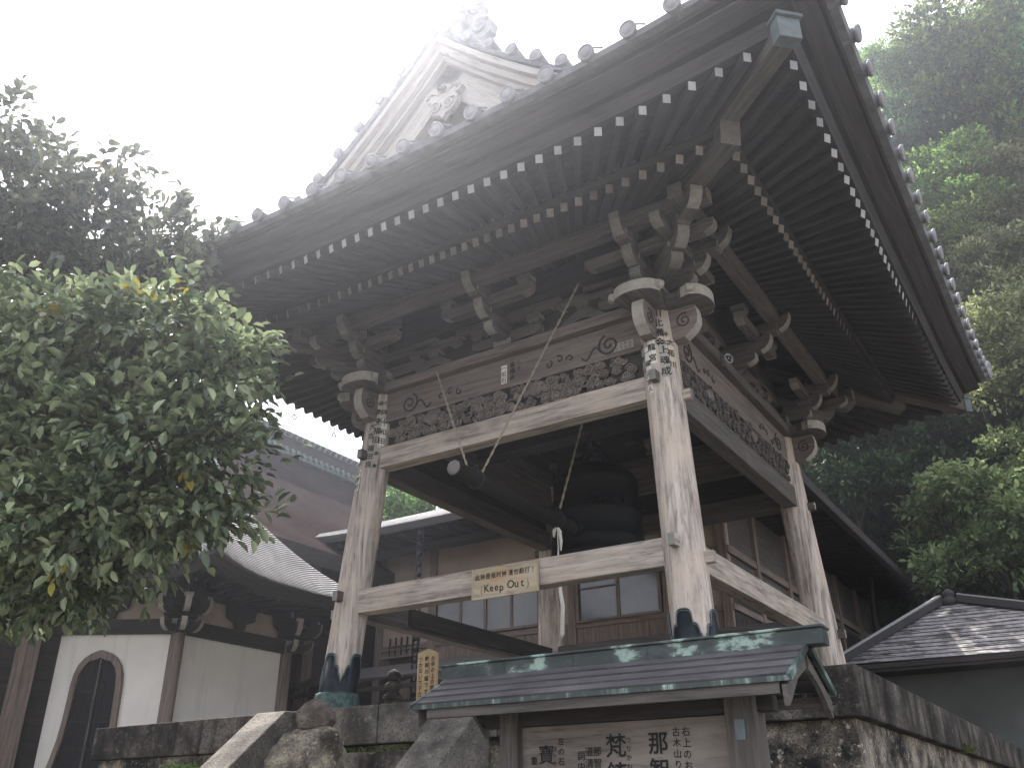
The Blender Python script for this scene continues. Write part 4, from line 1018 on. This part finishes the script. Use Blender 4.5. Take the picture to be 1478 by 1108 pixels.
# roof: six concave faces, courses of shingles; eaves curl up at the corners
rc = V((HX+.4, HY, 0)); RR = 3.5; ZA = 5.35
def hroof(i, t, s_, dz=0, dr=0):
    """face i, t 0..1 along the eave, s_ 0 eave .. 1 apex"""
    a0, a1 = rad(-30+60*i), rad(30+60*i); r_ = (RR+dr)*(1-s_)
    p = V((r_*lerp(cos(a0), cos(a1), t), r_*lerp(sin(a0), sin(a1), t), 0)); c_ = abs(2*t-1)
    return rc+p+UP*(2.42+dz+(ZA-2.42)*(s_**1.2)+.26*c_**3*(1-s_)**3)
mb = MB(); NC = 56
for i in range(6):
    vs = []; gs = []; fs = []; ms = []; nt_ = 14
    for k in range(NC):
        s0, s1 = k/NC, (k+1)/NC*.999
        for s_, dz in ((s0, .013), (s0, -.004), (s1, -.004)):
            for j in range(nt_+1):
                vs.append(hroof(i, j/nt_, s_, dz)); gs.append((i*9+(j/nt_)*RR*(1-s_), s_*4, 0))
        b_ = len(vs)-3*(nt_+1)
    # courses: riser of each course dark, tread pale
    row = nt_+1
    for k in range(NC):
        b_ = k*3*row
        for j in range(nt_):
            fs.append((b_+j, b_+j+1, b_+2*row+j+1, b_+2*row+j)); ms.append(0)
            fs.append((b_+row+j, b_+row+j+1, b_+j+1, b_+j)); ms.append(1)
    mb.add(vs, gs, fs, ms)
HRF = mb.build('roof', [SHING, SHING_D], HB, recalc=False)
mb = MB()
for i in range(6):
    def eb(a, b_, t): return hroof(i, t, 0, b_, a)
    path = [(lambda a, b_, t=j/14: hroof(i, t, 0, b_, a)) for j in range(15)]
    mb.sweep([(-.28, -.18), (-.10, -.17), (.02, .0), (.02, .02), (-.25, .012)], path)
    mb.grid(14, 4, lambda u_, v_: hroof(i, u_, 0, -.16-.0*v_, lerp(-.2, -1.3, v_))+UP*(.10*v_))
mb.build('eave_edge', W_DARK, HRF)
mb = MB()
for i in range(6):
    for j in range(15):
        t = (j+.5)/15; a = hroof(i, t, 0, -.165, -1.2)+UP*.05; b_ = hroof(i, t, 0, -.175, -.18); mb.beam(a, b_, .06, .07)
mb.build('eave_rafters', W_DARK, HRF)
mb = MB(); mb.lathe([(.35, -.25), (.30, .05), (.12, .12), (.10, .30), (.2, .38), (.22, .5), (.12, .62), (.01, .8)], rc+UP*ZA, 20); mb.build('roof_finial', GREENC, HRF)

# ================================================================== main hall with bark roof
MH = thing('main_hall', 'large hall with a brown cypress-bark roof and green copper ridge behind the hexagonal hall', 'hall', (-16, 8, -2.7))
def mroof(y, s_): # s 0 ridge .. 1 eave on the +x side
    e = abs((y-3.0)/12.2)
    return V((-16+7.6*s_, y, 9.55-5.6*s_**.8+.35*e**4*s_-.0))
mb = MB(); mb.grid(24, 16, lambda i, j: mroof(lerp(-9, 15.0, i), j)); mb.grid(8, 6, lambda i, j: V((-16-7.6*j, lerp(-9, 15.0, i), 9.55-5.6*j**.8))); mb.build('bark_roof', CYPBARK, MH, recalc=False)
mb = MB(); pth = [(lambda a, b_, s_=k/12: mroof(15.0, s_)+V((0, a, b_))) for k in range(13)]
mb.sweep([(-.02, -.30), (.10, -.30), (.10, .06), (-.02, .06)], pth); mb.build('verge', W_DARK, MH)
mb = MB(); mb.grid(20, 1, lambda i, j: mroof(lerp(-9, 15, i), 1)+V((.0, 0, -.35*j))); mb.build('eave_edge', W_DARK, MH, recalc=False)
mb = MB(); mb.box(-16.35, -15.65, -9, 15.2, 9.40, 9.62, 'y'); mb.box(-16.28, -15.72, -9, 15.1, 9.62, 9.98, 'y', 1); mb.box(-16.4, -15.6, -9, 15.3, 9.98, 10.14, 'y'); mb.tube([V((-16, -9, 10.2)), V((-16, 15.35, 10.2))], .18, 10)
y = -8.8
while y < 15.2:
    mb.tube([V((-15.64, y, 9.70-.14)), V((-15.56, y, 9.70-.14))], .075, 8); mb.tube([V((-15.62, y, 10.05)), V((-15.52, y, 10.05))], .07, 8, 1); y += .26
mb.build('copper_ridge', [GREENC, W_DARK], MH)
mb = MB(); mb.prism([(-.6, 9.0), (.6, 9.0), (.75, 9.4), (.5, 9.7), (.55, 10.3), (.2, 10.5), (.0, 10.9), (-.2, 10.5), (-.55, 10.3), (-.5, 9.7), (-.75, 9.4)], (-16, 15.2, 0), (1, 0, 0), UP, (0, 1, 0), .2); mb.build('ridge_end', GREENC, MH)
mb = MB(); mb.box(-22.5, -9.6, -8, 13.8, -2.7, 4.3, 'y'); mb.build('wall', W_DARK, MH)
for k in range(8):
    mb = MB(); mb.box(-9.6, -9.45, -7.5+3*k, -7.2+3*k, -2.7, 4.3, 'z'); mb.build('post', W_BRN, MH)

# ================================================================== rear building (temple office) behind the tower
RB = thing('temple_office', 'long timber building with plank walls, beige plaster and frosted windows behind the tower', 'building', (-4.5, 9, PZ))
WY, WX = 6.1, -.55
mb = MB(); mb.box(-8.75, WX, WY, WY+.15, -2.7, 4.6, 'x'); mb.box(-8.75, -8.6, WY+.15, 17, -2.7, 4.6, 'y'); mb.build('plaster_wall', PLASTER2, RB)
mb = MB(); mb.box(WX-.15, WX, WY+.152, 17, -2.7, 4.6, 'y'); mb.build('side_wall', W_MID, RB)
mb = MB()
x = -8.72
while x < WX-.02: mb.box(x, min(x+.155, WX), WY-.03-.004*((int(x*100)) % 2), WY-.002, 1.2, 2.33, 'z'); x += .16
mb.box(-8.8, WX+.05, WY-.09, WY-.0, 1.75, 1.87, 'x'); mb.build('plank_siding', W_BRN, RB)
mb = MB(); x = -8.72
while x < WX: mb.box(x, x+.155, WY-.028, WY-.003, -.2, 1.18, 'z', 0); x += .162
mb.build('lower_siding', W_DARK, RB)
mb = MB(); y = WY+.02
while y < 16.9: mb.box(WX+.002, WX+.03, y, y+.15, -.2, 3.1, 'z'); y += .16
mb.build('side_siding', W_DARK, RB)
for x in (-8.72, -7.25, -4.42, -3.78, -1.75, -.62):
    mb = MB(); mb.box(x-.085, x+.085, WY-.075, WY+.02, -.2, 4.6, 'z'); mb.build('post', W_BRN, RB)
for y in (7.6, 9.6, 11.6, 13.6, 15.6):
    mb = MB(); mb.box(WX-.02, WX+.08, y-.08, y+.08, -.2, 4.6, 'z'); mb.build('post', W_BRN, RB)
for z0, z1 in ((3.24, 3.38), (2.22, 2.33), (4.42, 4.6)):
    mb = MB(); mb.box(-8.8, WX+.06, WY-.06, WY-.002, z0, z1, 'x'); mb.build('rail', W_BRN, RB)
    mb = MB(); mb.box(WX+.001, WX+.065, WY, 16.9, z0, z1, 'y'); mb.build('rail', W_BRN, RB)
def window(x0, x1, z0, z1, n, mat):
    w_ = MB(); e = .05; y = WY-.07
    for a, b_, c_, d_ in ((x0-e, x1+e, z1, z1+e), (x0-e, x1+e, z0-e, z0), (x0-e, x0, z0, z1), (x1, x1+e, z0, z1)): w_.box(a, b_, y-.03, y+.06, c_, d_, 'x' if b_-a > d_-c_ else 'z')
    for k in range(1, n): xx = lerp(x0, x1, k/n); w_.box(xx-.032, xx+.032, y-.012+.02*(k % 2), y+.03+.02*(k % 2), z0, z1, 'z')
    if n == 2: w_.box(x0, (x0+x1)/2, y-.002, y+.02, z1-.19, z1-.165, 'x')
    o = w_.build('window', W_BRN, RB)
    for k in range(n):
        g_ = MB(); a, b_ = lerp(x0, x1, k/n)+.03, lerp(x0, x1, (k+1)/n)-.03; g_.box(a, b_, y+.034, y+.042, z0, z1, 'x'); g_.build('pane', mat, o)
window(-7.12, -4.55, 2.40, 3.16, 4, PAPERW); window(-3.62, -1.92, 2.36, 3.14, 2, DGLASS)
for ya, yb in ((8.0, 8.9), (10.0, 11.2)):
    mb = MB(); mb.box(WX+.03, WX+.06, ya, yb, 2.4, 3.1, 'y'); mb.build('side_window', DGLASS, RB)
mb = MB()
for k in range(9): mb.box(WX+.09, WX+.105, 8.75+.09*k, 8.77+.09*k, 1.55, 2.15, 'z')
for k in range(7): mb.box(WX+.107, WX+.12, 8.72, 9.52, 1.56+.095*k, 1.575+.095*k, 'y')
mb.build('window_grille', GRILLE, RB)
mb = MB(); mb.box(-8.45, -7.5, WY-.30, WY-.04, 2.02, 2.06, 'x'); mb.box(-8.4, -8.33, WY-.22, WY-.05, 1.86, 2.02, 'z'); mb.box(-7.62, -7.55, WY-.22, WY-.05, 1.86, 2.02, 'z'); mb.build('shelf', W_BRN, RB)
mb = MB()
for k in range(6): mb.box(-8.4+.16*k, -8.37+.16*k, WY-.06, WY-.035, 2.1, 2.5, 'z')
mb.box(-8.42, -7.55, WY-.062, WY-.033, 2.28, 2.31, 'x'); mb.build('hatch_slats', W_DARK, RB)
# roofs
def shroof(name, p00, p10, p01, p11, rows, parent, curl=0, mats=(SHING, SHING), step=.007):
    mb = MB(); n = 16; vs = []; gs = []; fs = []; ms = []; row = n+1
    p00, p10, p01, p11 = V(p00), V(p10), V(p01), V(p11); L = (p10-p00).length
    def P(t, s_): return p00*(1-t)*(1-s_)+p10*t*(1-s_)+p01*(1-t)*s_+p11*t*s_+UP*(curl*abs(2*t-1)**4*(1-s_)-.10*curl*4*s_*(1-s_))
    for k in range(rows):
        for s_, dz in ((k/rows, step), (k/rows, -.004), ((k+1)/rows, -.004)):
            for j in range(n+1): vs.append(P(j/n, s_)+UP*dz); gs.append((j/n*L+k*.37, k+(s_*rows-k), 0))
        b_ = k*3*row
        for j in range(n):
            fs.append((b_+j, b_+j+1, b_+2*row+j+1, b_+2*row+j)); ms.append(0); fs.append((b_+row+j, b_+row+j+1, b_+j+1, b_+j)); ms.append(1)
    mb.add(vs, gs, fs, ms); return mb.build(name, list(mats), parent, recalc=False)
shroof('roof', (-10.75, 4.6, 4.50), (.95, 4.6, 4.47), (-9.8, 5.75, 5.12), (.2, 5.75, 5.12), 9, RB, .30)
mb = MB(); mb.grid(8, 1, lambda i, j: V((lerp(-9.8, .2, i), lerp(5.75, 7.5, j), lerp(5.12, 4.6, j)))); mb.grid(1, 6, lambda i, j: V((lerp(.95, -3, i), lerp(4.62, 17.4, j), lerp(4.475, 5.0, i)+.12*(2*j-1)**4*(1-i)))); mb.build('rear_roof', SHING_D, RB, recalc=False)
mb = MB(); mb.sweep([(4.56, -.16), (4.66, -.17), (4.68, .02), (4.56, .0)], [(lambda a, b_, t=k/20: V((lerp(-10.75, .95, t), a, 4.49+b_+.30*abs(2*t-1)**4))) for k in range(21)]); mb.sweep([(.82, -.17), (.96, -.16), (.97, .02), (.82, .02)], [(lambda a, b_, t=k/20: V((a, lerp(4.6, 17.4, t), 4.47+b_+.12*abs(2*t-1)**4))) for k in range(21)]); mb.build('eave_fascia', W_DARK, RB)
mb = MB(); mb.box(-10.5, WX+1.4, 4.66, WY, 4.40, 4.43, 'x'); mb.box(WX, .90, WY, 17.3, 4.40, 4.43, 'y')
x = -10.6
while x < .8: mb.beam((x, 4.7, 4.36), (x, WY, 4.42), .06, .08); x += .28
y = 4.7
while y < 17.2: mb.beam((.88, y, 4.36), (WX, y, 4.42), .06, .08); y += .28
mb.build('eave_rafters', W_DARK, RB)
mb = MB(); mb.box(-9.2, 1.0, 5.4, 5.55, 4.12, 4.28, 'x'); mb.build('eave_beam', W_DARK, RB)
# low board canopy along the foot of the building
CA = thing('low_canopy', 'low sloping board canopy along the foot of the timber building', 'canopy', (-5.5, 4.6, PZ))
mb = MB(); mb.beam((-9.8, 4.75, 1.55), (-1.5, 4.75, 1.55), .95, .05, up=V((0, -.42, 1))); mb.build('canopy_roof', W_MID, CA)
mb = MB()
for k in range(9): mb.beam((-9.5+k, 4.2, 1.27), (-9.5+k, 5.2, 1.68), .07, .08)
mb.box(-9.8, -1.5, 4.25, 4.33, 1.14, 1.22, 'x'); mb.build('canopy_rafters', W_DARK, CA)
for k in range(5):
    mb = MB(); mb.box(-9.6+2*k, -9.48+2*k, 4.9, 5.02, PZ-2.4, 1.5, 'z'); mb.build('post', W_DARK, CA)

# ================================================================== storehouse at the right
SH = thing('storehouse', 'low grey-walled storehouse with a mossy tiled hip roof at the right', 'storehouse', (4.5, 11, -2.7))
def px9(x): return x
e0, e1, ap = V((.35, 9.0, 1.56)), V((6.6, 9.0, 1.52)), V((2.25, 12.0, 3.02))
mb = MB(); rows = 15; n = 26; R2 = random.Random(5)
vs = []; gs = []; fs = []
ridge_l, ridge_r = V((2.05, 11.6, 2.98)), V((2.45, 11.6, 2.98))
for k in range(rows):
    s0, s1 = k/rows, (k+1)/rows
    b_ = len(vs)
    for s_, dz in ((s0, .011), (s0, -.004), (s1, -.004)):
        for j in range(n+1): t = j/n; vs.append(lerp(e0, ridge_l, s_)*(1-t)+lerp(e1, ridge_r, s_)*t+UP*dz); gs.append((t*6.2*(1-s_*.9)+s_*2.7, k+(s_*rows-k)*.98, 0))
    for j in range(n): fs.append((b_+j, b_+j+1, b_+2*(n+1)+j+1, b_+2*(n+1)+j)); fs.append((b_+n+1+j, b_+n+2+j, b_+j+1, b_+j))
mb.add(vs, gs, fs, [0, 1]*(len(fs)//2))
mb.add([e0, V((.35, 15, 1.56)), V((2.05, 12.6, 2.98)), ridge_l], [(0, 0, 0)]*4, [(0, 1, 2, 3)], 1); mb.add([e1, V((6.6, 15, 1.52)), V((2.45, 12.6, 2.98)), ridge_r], [(0, 0, 0)]*4, [(0, 1, 2, 3)], 1)
SR = mb.build('roof', [MOSSTILE, SHING_D], SH, recalc=False)
mb = MB()
for a, b_ in ((e0, ridge_l), (e1, ridge_r)):
    mb.beam(a+UP*.05, b_+UP*.10, .20, .14); mb.beam(a+UP*.135, b_+UP*.19, .13, .03, mi=1)
mb.build('hip_ridge', [SHING_D, RAFEND], SR)
mb = MB(); mb.lathe([(.15, -.06), (.15, .06), (.10, .10), (.13, .14), (.12, .20), (.05, .26), (.01, .29)], (2.25, 11.6, 3.02), 14); mb.build('roof_finial', SHING_D, SR)
mb = MB(); mb.box(.35, 6.6, 8.98, 9.06, 1.44, 1.53, 'x'); mb.box(.5, 6.5, 9.0, 9.8, 1.38, 1.43, 'x'); mb.build('eave_fascia', W_DARK, SR)
mb = MB(); mb.box(.9, 6.2, 9.75, 14.5, -2.7, 1.40, 'x'); mb.build('plaster_wall', PLASTER3, SH)
for x in (.95, 6.15):
    mb = MB(); mb.box(x-.09, x+.09, 9.68, 9.76, -2.7, 1.38, 'z'); mb.build('post', W_DARK, SH)

# ================================================================== trees
def leaf_faces(mb, p, d, n_, L, W, mi, fold=.18):
    """one pointed leaf: base p, direction d, normal n_"""
    s_ = d.cross(n_).normalized(); n_ = s_.cross(d)
    tip = p+d*L-n_*(L*.15); k = len(mb.v)
    for a, b_, c_ in ((.30, .42, .0), (.68, .40, -.04)):
        for q in (1, -1): mb.v.append(tuple(p+d*(L*a)+s_*(q*W*b_)+n_*(W*fold+L*c_)))
    mb.v += [tuple(p), tuple(tip)]; mb.g += [(0, 0, 0)]*6
    mb.f += [(k+4, k+1, k+3, k+5), (k+4, k+5, k+2, k)]; mb.m += [mi, mi]; mb.sm += [True, True]
def crown(lobes, n, L, seed, mats, yellow=.0, wid=.5, droop=.2, shell=.5, clump=.6, top=.0):
    """leaves in sprigs spread through the volumes of the lobes"""
    R2 = random.Random(seed); mb = MB(); tot = sum(l[1]**2 for l in lobes); per = 6
    for (c, r, fz) in lobes:
        c = V(c)
        for i in range(max(1, int(n/per*r*r/tot))):
            q = V((R2.gauss(0, 1), R2.gauss(0, 1), R2.gauss(0, 1))).normalized(); k = R2.random()**shell
            if q.z < 0 and R2.random() < top: q.z = -q.z
            pn = noise.noise((c+q*r)*1.7/max(.6, r)+V((seed, 0, 0)))
            q2 = q*(r*k*(1+clump*pn)); q2.z *= fz; p = c+q2
            ax_ = (q+V((R2.uniform(-.6, .6), R2.uniform(-.6, .6), R2.uniform(-.3, .6)))).normalized()
            mi = 1 if R2.random() < yellow else 0
            for j in range(per):
                d = (ax_+V((R2.uniform(-1, 1), R2.uniform(-1, 1), R2.uniform(-.8, .8)-droop))*.95).normalized()
                n_ = V((R2.uniform(-.7, .7), R2.uniform(-.7, .7), 1)); pp = p+ax_*(L*.35*j)+V((R2.uniform(-1, 1), R2.uniform(-1, 1), R2.uniform(-1, 1)))*L*.35
                l_ = L*R2.uniform(.55, 1.25); leaf_faces(mb, pp, d, n_, l_, l_*wid, mi)
    return mb
def branch_tube(mb, p0, p1, r0_, r1_, seed, wob=.12):
    R2 = random.Random(seed); p0, p1 = V(p0), V(p1); n = 7; L = (p1-p0).length
    pts = [lerp(p0, p1, i/n)+V((R2.uniform(-1, 1), R2.uniform(-1, 1), R2.uniform(-1, 1)))*(wob*L*.3*sin(pi*i/n)) for i in range(n+1)]
    mb.tube(pts, [lerp(r0_, r1_, i/n) for i in range(n+1)], 8); return pts
def tree(name, label, cat, base, trunk_r, fork, lobes, n, L, mats, seed, group=None, **k):
    t = thing(name, label, cat, base, group)
    mb = MB(); mid = branch_tube(mb, base, fork, trunk_r, trunk_r*.65, seed)
    for i, (c, r, fz) in enumerate(lobes): 
        m_ = branch_tube(mb, fork, V(c)-V((0, 0, r*.3)), trunk_r*.5, trunk_r*.12, seed+i+1, .3)
        for j in range(3):
            R2 = random.Random(seed*31+i*7+j); q = V((R2.uniform(-1, 1), R2.uniform(-1, 1), R2.uniform(-.5, .9))).normalized(); branch_tube(mb, m_[4+j], V(c)+q*r*.75, trunk_r*.16, trunk_r*.04, seed+50+i*3+j, .3)
    mb.build('trunk', BARK, t, recalc=False)
    crown(lobes, n, L, seed, mats, **k).build('crown', mats, t, recalc=False); return t
# lower camellia, close to the camera
def wp(px, py, d):
    """point at pixel of the photograph (1478 wide) and depth, used only to read off where a crown stands"""
    v = rr*((px-739)/1289.36)+uu*((554-py)/1289.36)+f; return cam.matrix_world.translation+v*d
tree('camellia_tree', 'leafy camellia with broad glossy leaves and some yellow ones near the white wall', 'tree', (-3.0, -6.6, -2.7), .10, V((-2.15, -5.9, .9)),
     [(wp(322, 520, 6.3), .34, .5), (wp(300, 560, 6.1), .42, .7), (wp(230, 480, 6.3), .48, .55), (wp(120, 490, 6.4), .55, .55), (wp(20, 500, 6.6), .6, .6), (wp(290, 660, 6.0), .42, .7), (wp(200, 620, 5.9), .52, .7), (wp(60, 620, 6.1), .6, .7), (wp(320, 740, 6.2), .26, .6), (wp(230, 750, 6.0), .40, .5),
      (wp(120, 740, 5.8), .5, .6), (wp(20, 760, 6.0), .55, .6), (wp(100, 840, 6.3), .42, .5), (wp(20, 860, 6.5), .38, .45), (wp(165, 830, 6.4), .26, .5), (wp(-60, 640, 6.2), .7, .9), (wp(-80, 480, 6.6), .7, .7)],
     19000, .100, [LEAF_CAM, LEAF_YEL], 11, yellow=.012, wid=.56)
tree('glossy_leaved_tree', 'tall dark glossy-leaved tree hazy against the sky at the left', 'tree', (-5.0, -4.4, -2.7), .14, V((-4.6, -4.5, 2.4)),
     [(wp(20, 300, 9), .80, .75), (wp(130, 310, 9), .60, .65), (wp(-70, 290, 9.4), .9, .9), (wp(215, 370, 9), .62, .55), (wp(265, 345, 9.1), .34, .45), (wp(60, 360, 9), 1.0, .7), (wp(150, 420, 8.8), .85, .5), (wp(255, 425, 9), .50, .45), (wp(170, 240, 9.2), .26, .6), (wp(-40, 400, 9.2), 1.0, .8), (wp(60, 470, 9), .9, .5), (wp(230, 470, 8.9), .5, .4), (wp(2, 165, 9.1), .28, .8), (wp(60, 215, 9.1), .30, .6)],
     12500, .12, [LEAF_UP, LEAF_YEL], 23, yellow=.002, wid=.52)
# hillside behind, with its trees
def hz(x, y): return -2.7+max(0, y-15.2)*1.75-max(0, y-32)*.9+1.0*noise.noise(V((x*.15, y*.15, 3)))*(1 if y > 16 else 0)
def ground_z(x, y): return max(-3.2, hz(x, y)-max(0, -x-1.5)*1.35)
mb = MB(); mb.grid(64, 44, lambda i, j: (lerp(-30, 34, i), lerp(14.6, 44, j), ground_z(lerp(-30, 34, i), lerp(14.6, 44, j)))); tag(mb.build('hillside', SOIL, recalc=False), kind='structure')
protos = {}
def hill_tree(kind, seed):
    """one crown and trunk per kind, built round the origin about 9 m tall"""
    R2 = random.Random(seed)
    if kind == 'cone': lobes = [((R2.uniform(-.3, .3), R2.uniform(-.3, .3), 3.2+i*1.05), 2.0-.26*i, .55) for i in range(6)]
    elif kind == 'round': lobes = [((R2.uniform(-2.1, 2.1), R2.uniform(-2.1, 2.1), R2.uniform(3.4, 7.9)), R2.uniform(.7, 1.2), .62) for i in range(22)]
    else: lobes = [((R2.uniform(-2.2, 2.2), R2.uniform(-2.2, 2.2), R2.uniform(4.0, 7.2)), R2.uniform(.6, 1.05), .48) for i in range(24)]
    cr = crown(lobes, 10500, .26, seed, None, wid=.55, droop=.1, shell=.36, clump=.5, top=.75)
    tk = MB(); branch_tube(tk, (0, 0, -9), (0, 0, 6.0), .15, .05, seed, .05)
    for i, l in enumerate(lobes[:8]): branch_tube(tk, (0, 0, 3+.3*i), l[0], .06, .02, seed+i)
    return cr, tk
def plant(kind, label, p, s_, mat, rz, group=None, name=None):
    """p: crown centre; the first of a kind is built, the others are copies of it with shared meshes"""
    key = (kind, mat.name)
    if key not in protos:
        if kind not in protos: protos[kind] = hill_tree(kind, {'cone': 41, 'round': 57, 'loose': 63}[kind])
        t = thing(name, label, 'tree'); cr, tk = protos[kind]
        tk.build('trunk', BARKD, t, recalc=False); cr.build('crown', mat, t, recalc=False); protos[key] = t
    else:
        src = protos[key]; t = src.copy(); COL.objects.link(t)
        for ch in list(src.children): c = ch.copy(); COL.objects.link(c); c.parent = t
        t['label'] = label
        if 'group' in t: del t['group']
    t.name = name
    if group: t['group'] = group
    t.location = (p[0], p[1], p[2]-5.8*s_); t.scale = (s_, s_, s_*1.0); t.rotation_euler = (0, 0, rz); return t
GD_ = 'dark trees covering the shaded slope'
LD = 'dark green evergreen among many alike on the shaded hillside right of the tower'
SP = [('loose', 'sunlit-coloured green tree rising behind the mossy storehouse roof', (1440, 765), 22, .72, LEAF_LIT, 0.3, None, 'broadleaf_tree'),
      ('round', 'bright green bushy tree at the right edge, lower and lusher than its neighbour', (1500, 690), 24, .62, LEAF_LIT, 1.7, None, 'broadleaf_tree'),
      ('loose', 'shadowed maple with drooping layers just right of the rear pillar', (1225, 665), 24, .66, LEAF_DK, 2.2, None, 'maple_tree'),
      ('loose', 'deep green maple in shade below the far roof corner', (1330, 690), 27, .8, LEAF_DK, 4.0, None, 'maple_tree'),
      ('round', 'pale olive round-headed tree at the right edge, halfway up the slope', (1462, 500), 25, .60, LEAF_OLV, .8, None, 'broadleaf_tree'),
      ('round', 'mid-green tree with a full crown beside the tile ends of the right eave', (1365, 270), 34, .72, LEAF_MID, 2.9, None, 'broadleaf_tree'),
      ('loose', 'yellow-green tree high on the slope, its crown tinged with tan', (1440, 300), 33, .72, LEAF_OLV, 1.1, None, 'broadleaf_tree'),
      ('loose', 'light green leafy tree standing out before the darker slope, mid-height', (1360, 345), 30, .5, LEAF_MID, 5.0, None, 'broadleaf_tree'),
      ('round', 'tall full-crowned tree against the sky at the top right', (1395, 75), 40, .95, LEAF_MID, .4, None, 'broadleaf_tree'),
      ('round', 'topmost tree on the skyline beside the roof corner, with sky gaps', (1290, 95), 44, .62, LEAF_MID, 3.3, None, 'broadleaf_tree'),
      ('loose', 'olive-grey tree at the right edge below the skyline trees', (1450, 400), 29, .62, LEAF_OLV, 2.0, None, 'broadleaf_tree')]
def near(d): return d if d < 26 else 26+(d-26)*.5
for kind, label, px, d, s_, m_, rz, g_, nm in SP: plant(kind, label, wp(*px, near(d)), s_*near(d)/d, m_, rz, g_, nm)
R3 = random.Random(99)
for i, (px, py, d, s_, kd) in enumerate([(1300, 230, 42, .9, 'round'), (1400, 190, 44, 1.0, 'loose'), (1470, 150, 42, 1.0, 'round'), (1330, 420, 38, .85, 'loose'), (1400, 480, 36, .85, 'round'), (1440, 600, 31, .75, 'loose'), (1370, 590, 34, .85, 'round'), (1290, 590, 34, .8, 'loose'),
        (1210, 600, 31, .8, 'round'), (1240, 740, 29, .8, 'loose'), (1310, 800, 28, .75, 'round'), (1400, 850, 27, .7, 'loose'), (1480, 850, 27, .7, 'round'), (1300, 500, 40, .9, 'round'), (1470, 60, 46, 1.0, 'loose'), (1560, 250, 40, 1.0, 'round'), (1560, 480, 34, .9, 'loose'), (1560, 700, 28, .8, 'round'), (1500, 380, 42, 1.0, 'round'), (1410, 690, 34, .8, 'round'), (1640, 360, 38, 1.0, 'loose'), (1640, 620, 31, .9, 'round'), (1350, 150, 50, 1.0, 'round'), (1290, 320, 40, .8, 'loose'), (1340, 480, 36, .7, 'round'), (1390, 400, 37, .8, 'round'), (1440, 210, 41, .9, 'loose'), (1380, 250, 43, .9, 'round'), (1470, 330, 38, .9, 'loose'), (1420, 560, 33, .8, 'round'), (1340, 540, 36, .9, 'loose'), (1270, 560, 36, .9, 'round'), (1370, 640, 33, .8, 'round'), (1480, 540, 36, .9, 'round'), (1265, 660, 31, .9, 'round'), (1180, 640, 30, .9, 'round'), (1320, 630, 33, .9, 'round'), (1320, 120, 48, .7, 'round'), (1420, 130, 46, .9, 'round'), (1500, 200, 44, 1.0, 'round')]):
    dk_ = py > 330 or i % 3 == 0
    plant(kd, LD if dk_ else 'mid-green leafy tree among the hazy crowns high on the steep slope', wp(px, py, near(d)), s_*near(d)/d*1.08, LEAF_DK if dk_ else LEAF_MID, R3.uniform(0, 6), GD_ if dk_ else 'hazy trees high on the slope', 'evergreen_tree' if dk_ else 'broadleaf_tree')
for i, (x, y, s_) in enumerate([(-2.5, 19.5, .7), (-4.5, 23, .8), (-2, 26, .85), (-7, 27, .8), (-4.5, 30, .9), (-1.5, 33, .9), (-9, 33, .9), (-6, 36, .9), (-3, 39, .9), (1.5, 37, .9)]):
    plant('round' if i % 2 else 'loose', LD, (x, y, ground_z(x, y)+6.0*s_), s_*1.15, LEAF_DK, R3.uniform(0, 6), GD_, 'evergreen_tree')
plant('round', 'small green tree seen through the gap between the left front pillar and the roofs behind', wp(605, 735, 26), .42, LEAF_MID, .5, None, 'broadleaf_tree')

# ================================================================== added air volume standing in for lens glare
mb = MB(); mb.box(-60, 60, -30, 50, -3.8, 43, 'x'); hb = mb.build('glare_haze', None); hb.data.materials.clear()
hm = bpy.data.materials.new('lens_veil_air'); hm.use_nodes = True; t_ = hm.node_tree; t_.nodes.clear()
ov = t_.nodes.new('ShaderNodeOutputMaterial'); pv = t_.nodes.new('ShaderNodeVolumePrincipled'); t_.links.new(pv.outputs[0], ov.inputs['Volume'])
pv.inputs['Color'].default_value = (.84, .88, 1, 1); pv.inputs['Density'].default_value = .0041; pv.inputs['Anisotropy'].default_value = .885
hb.data.materials.append(hm); hb['kind'] = 'stuff'; hb.display_type = 'BOUNDS'
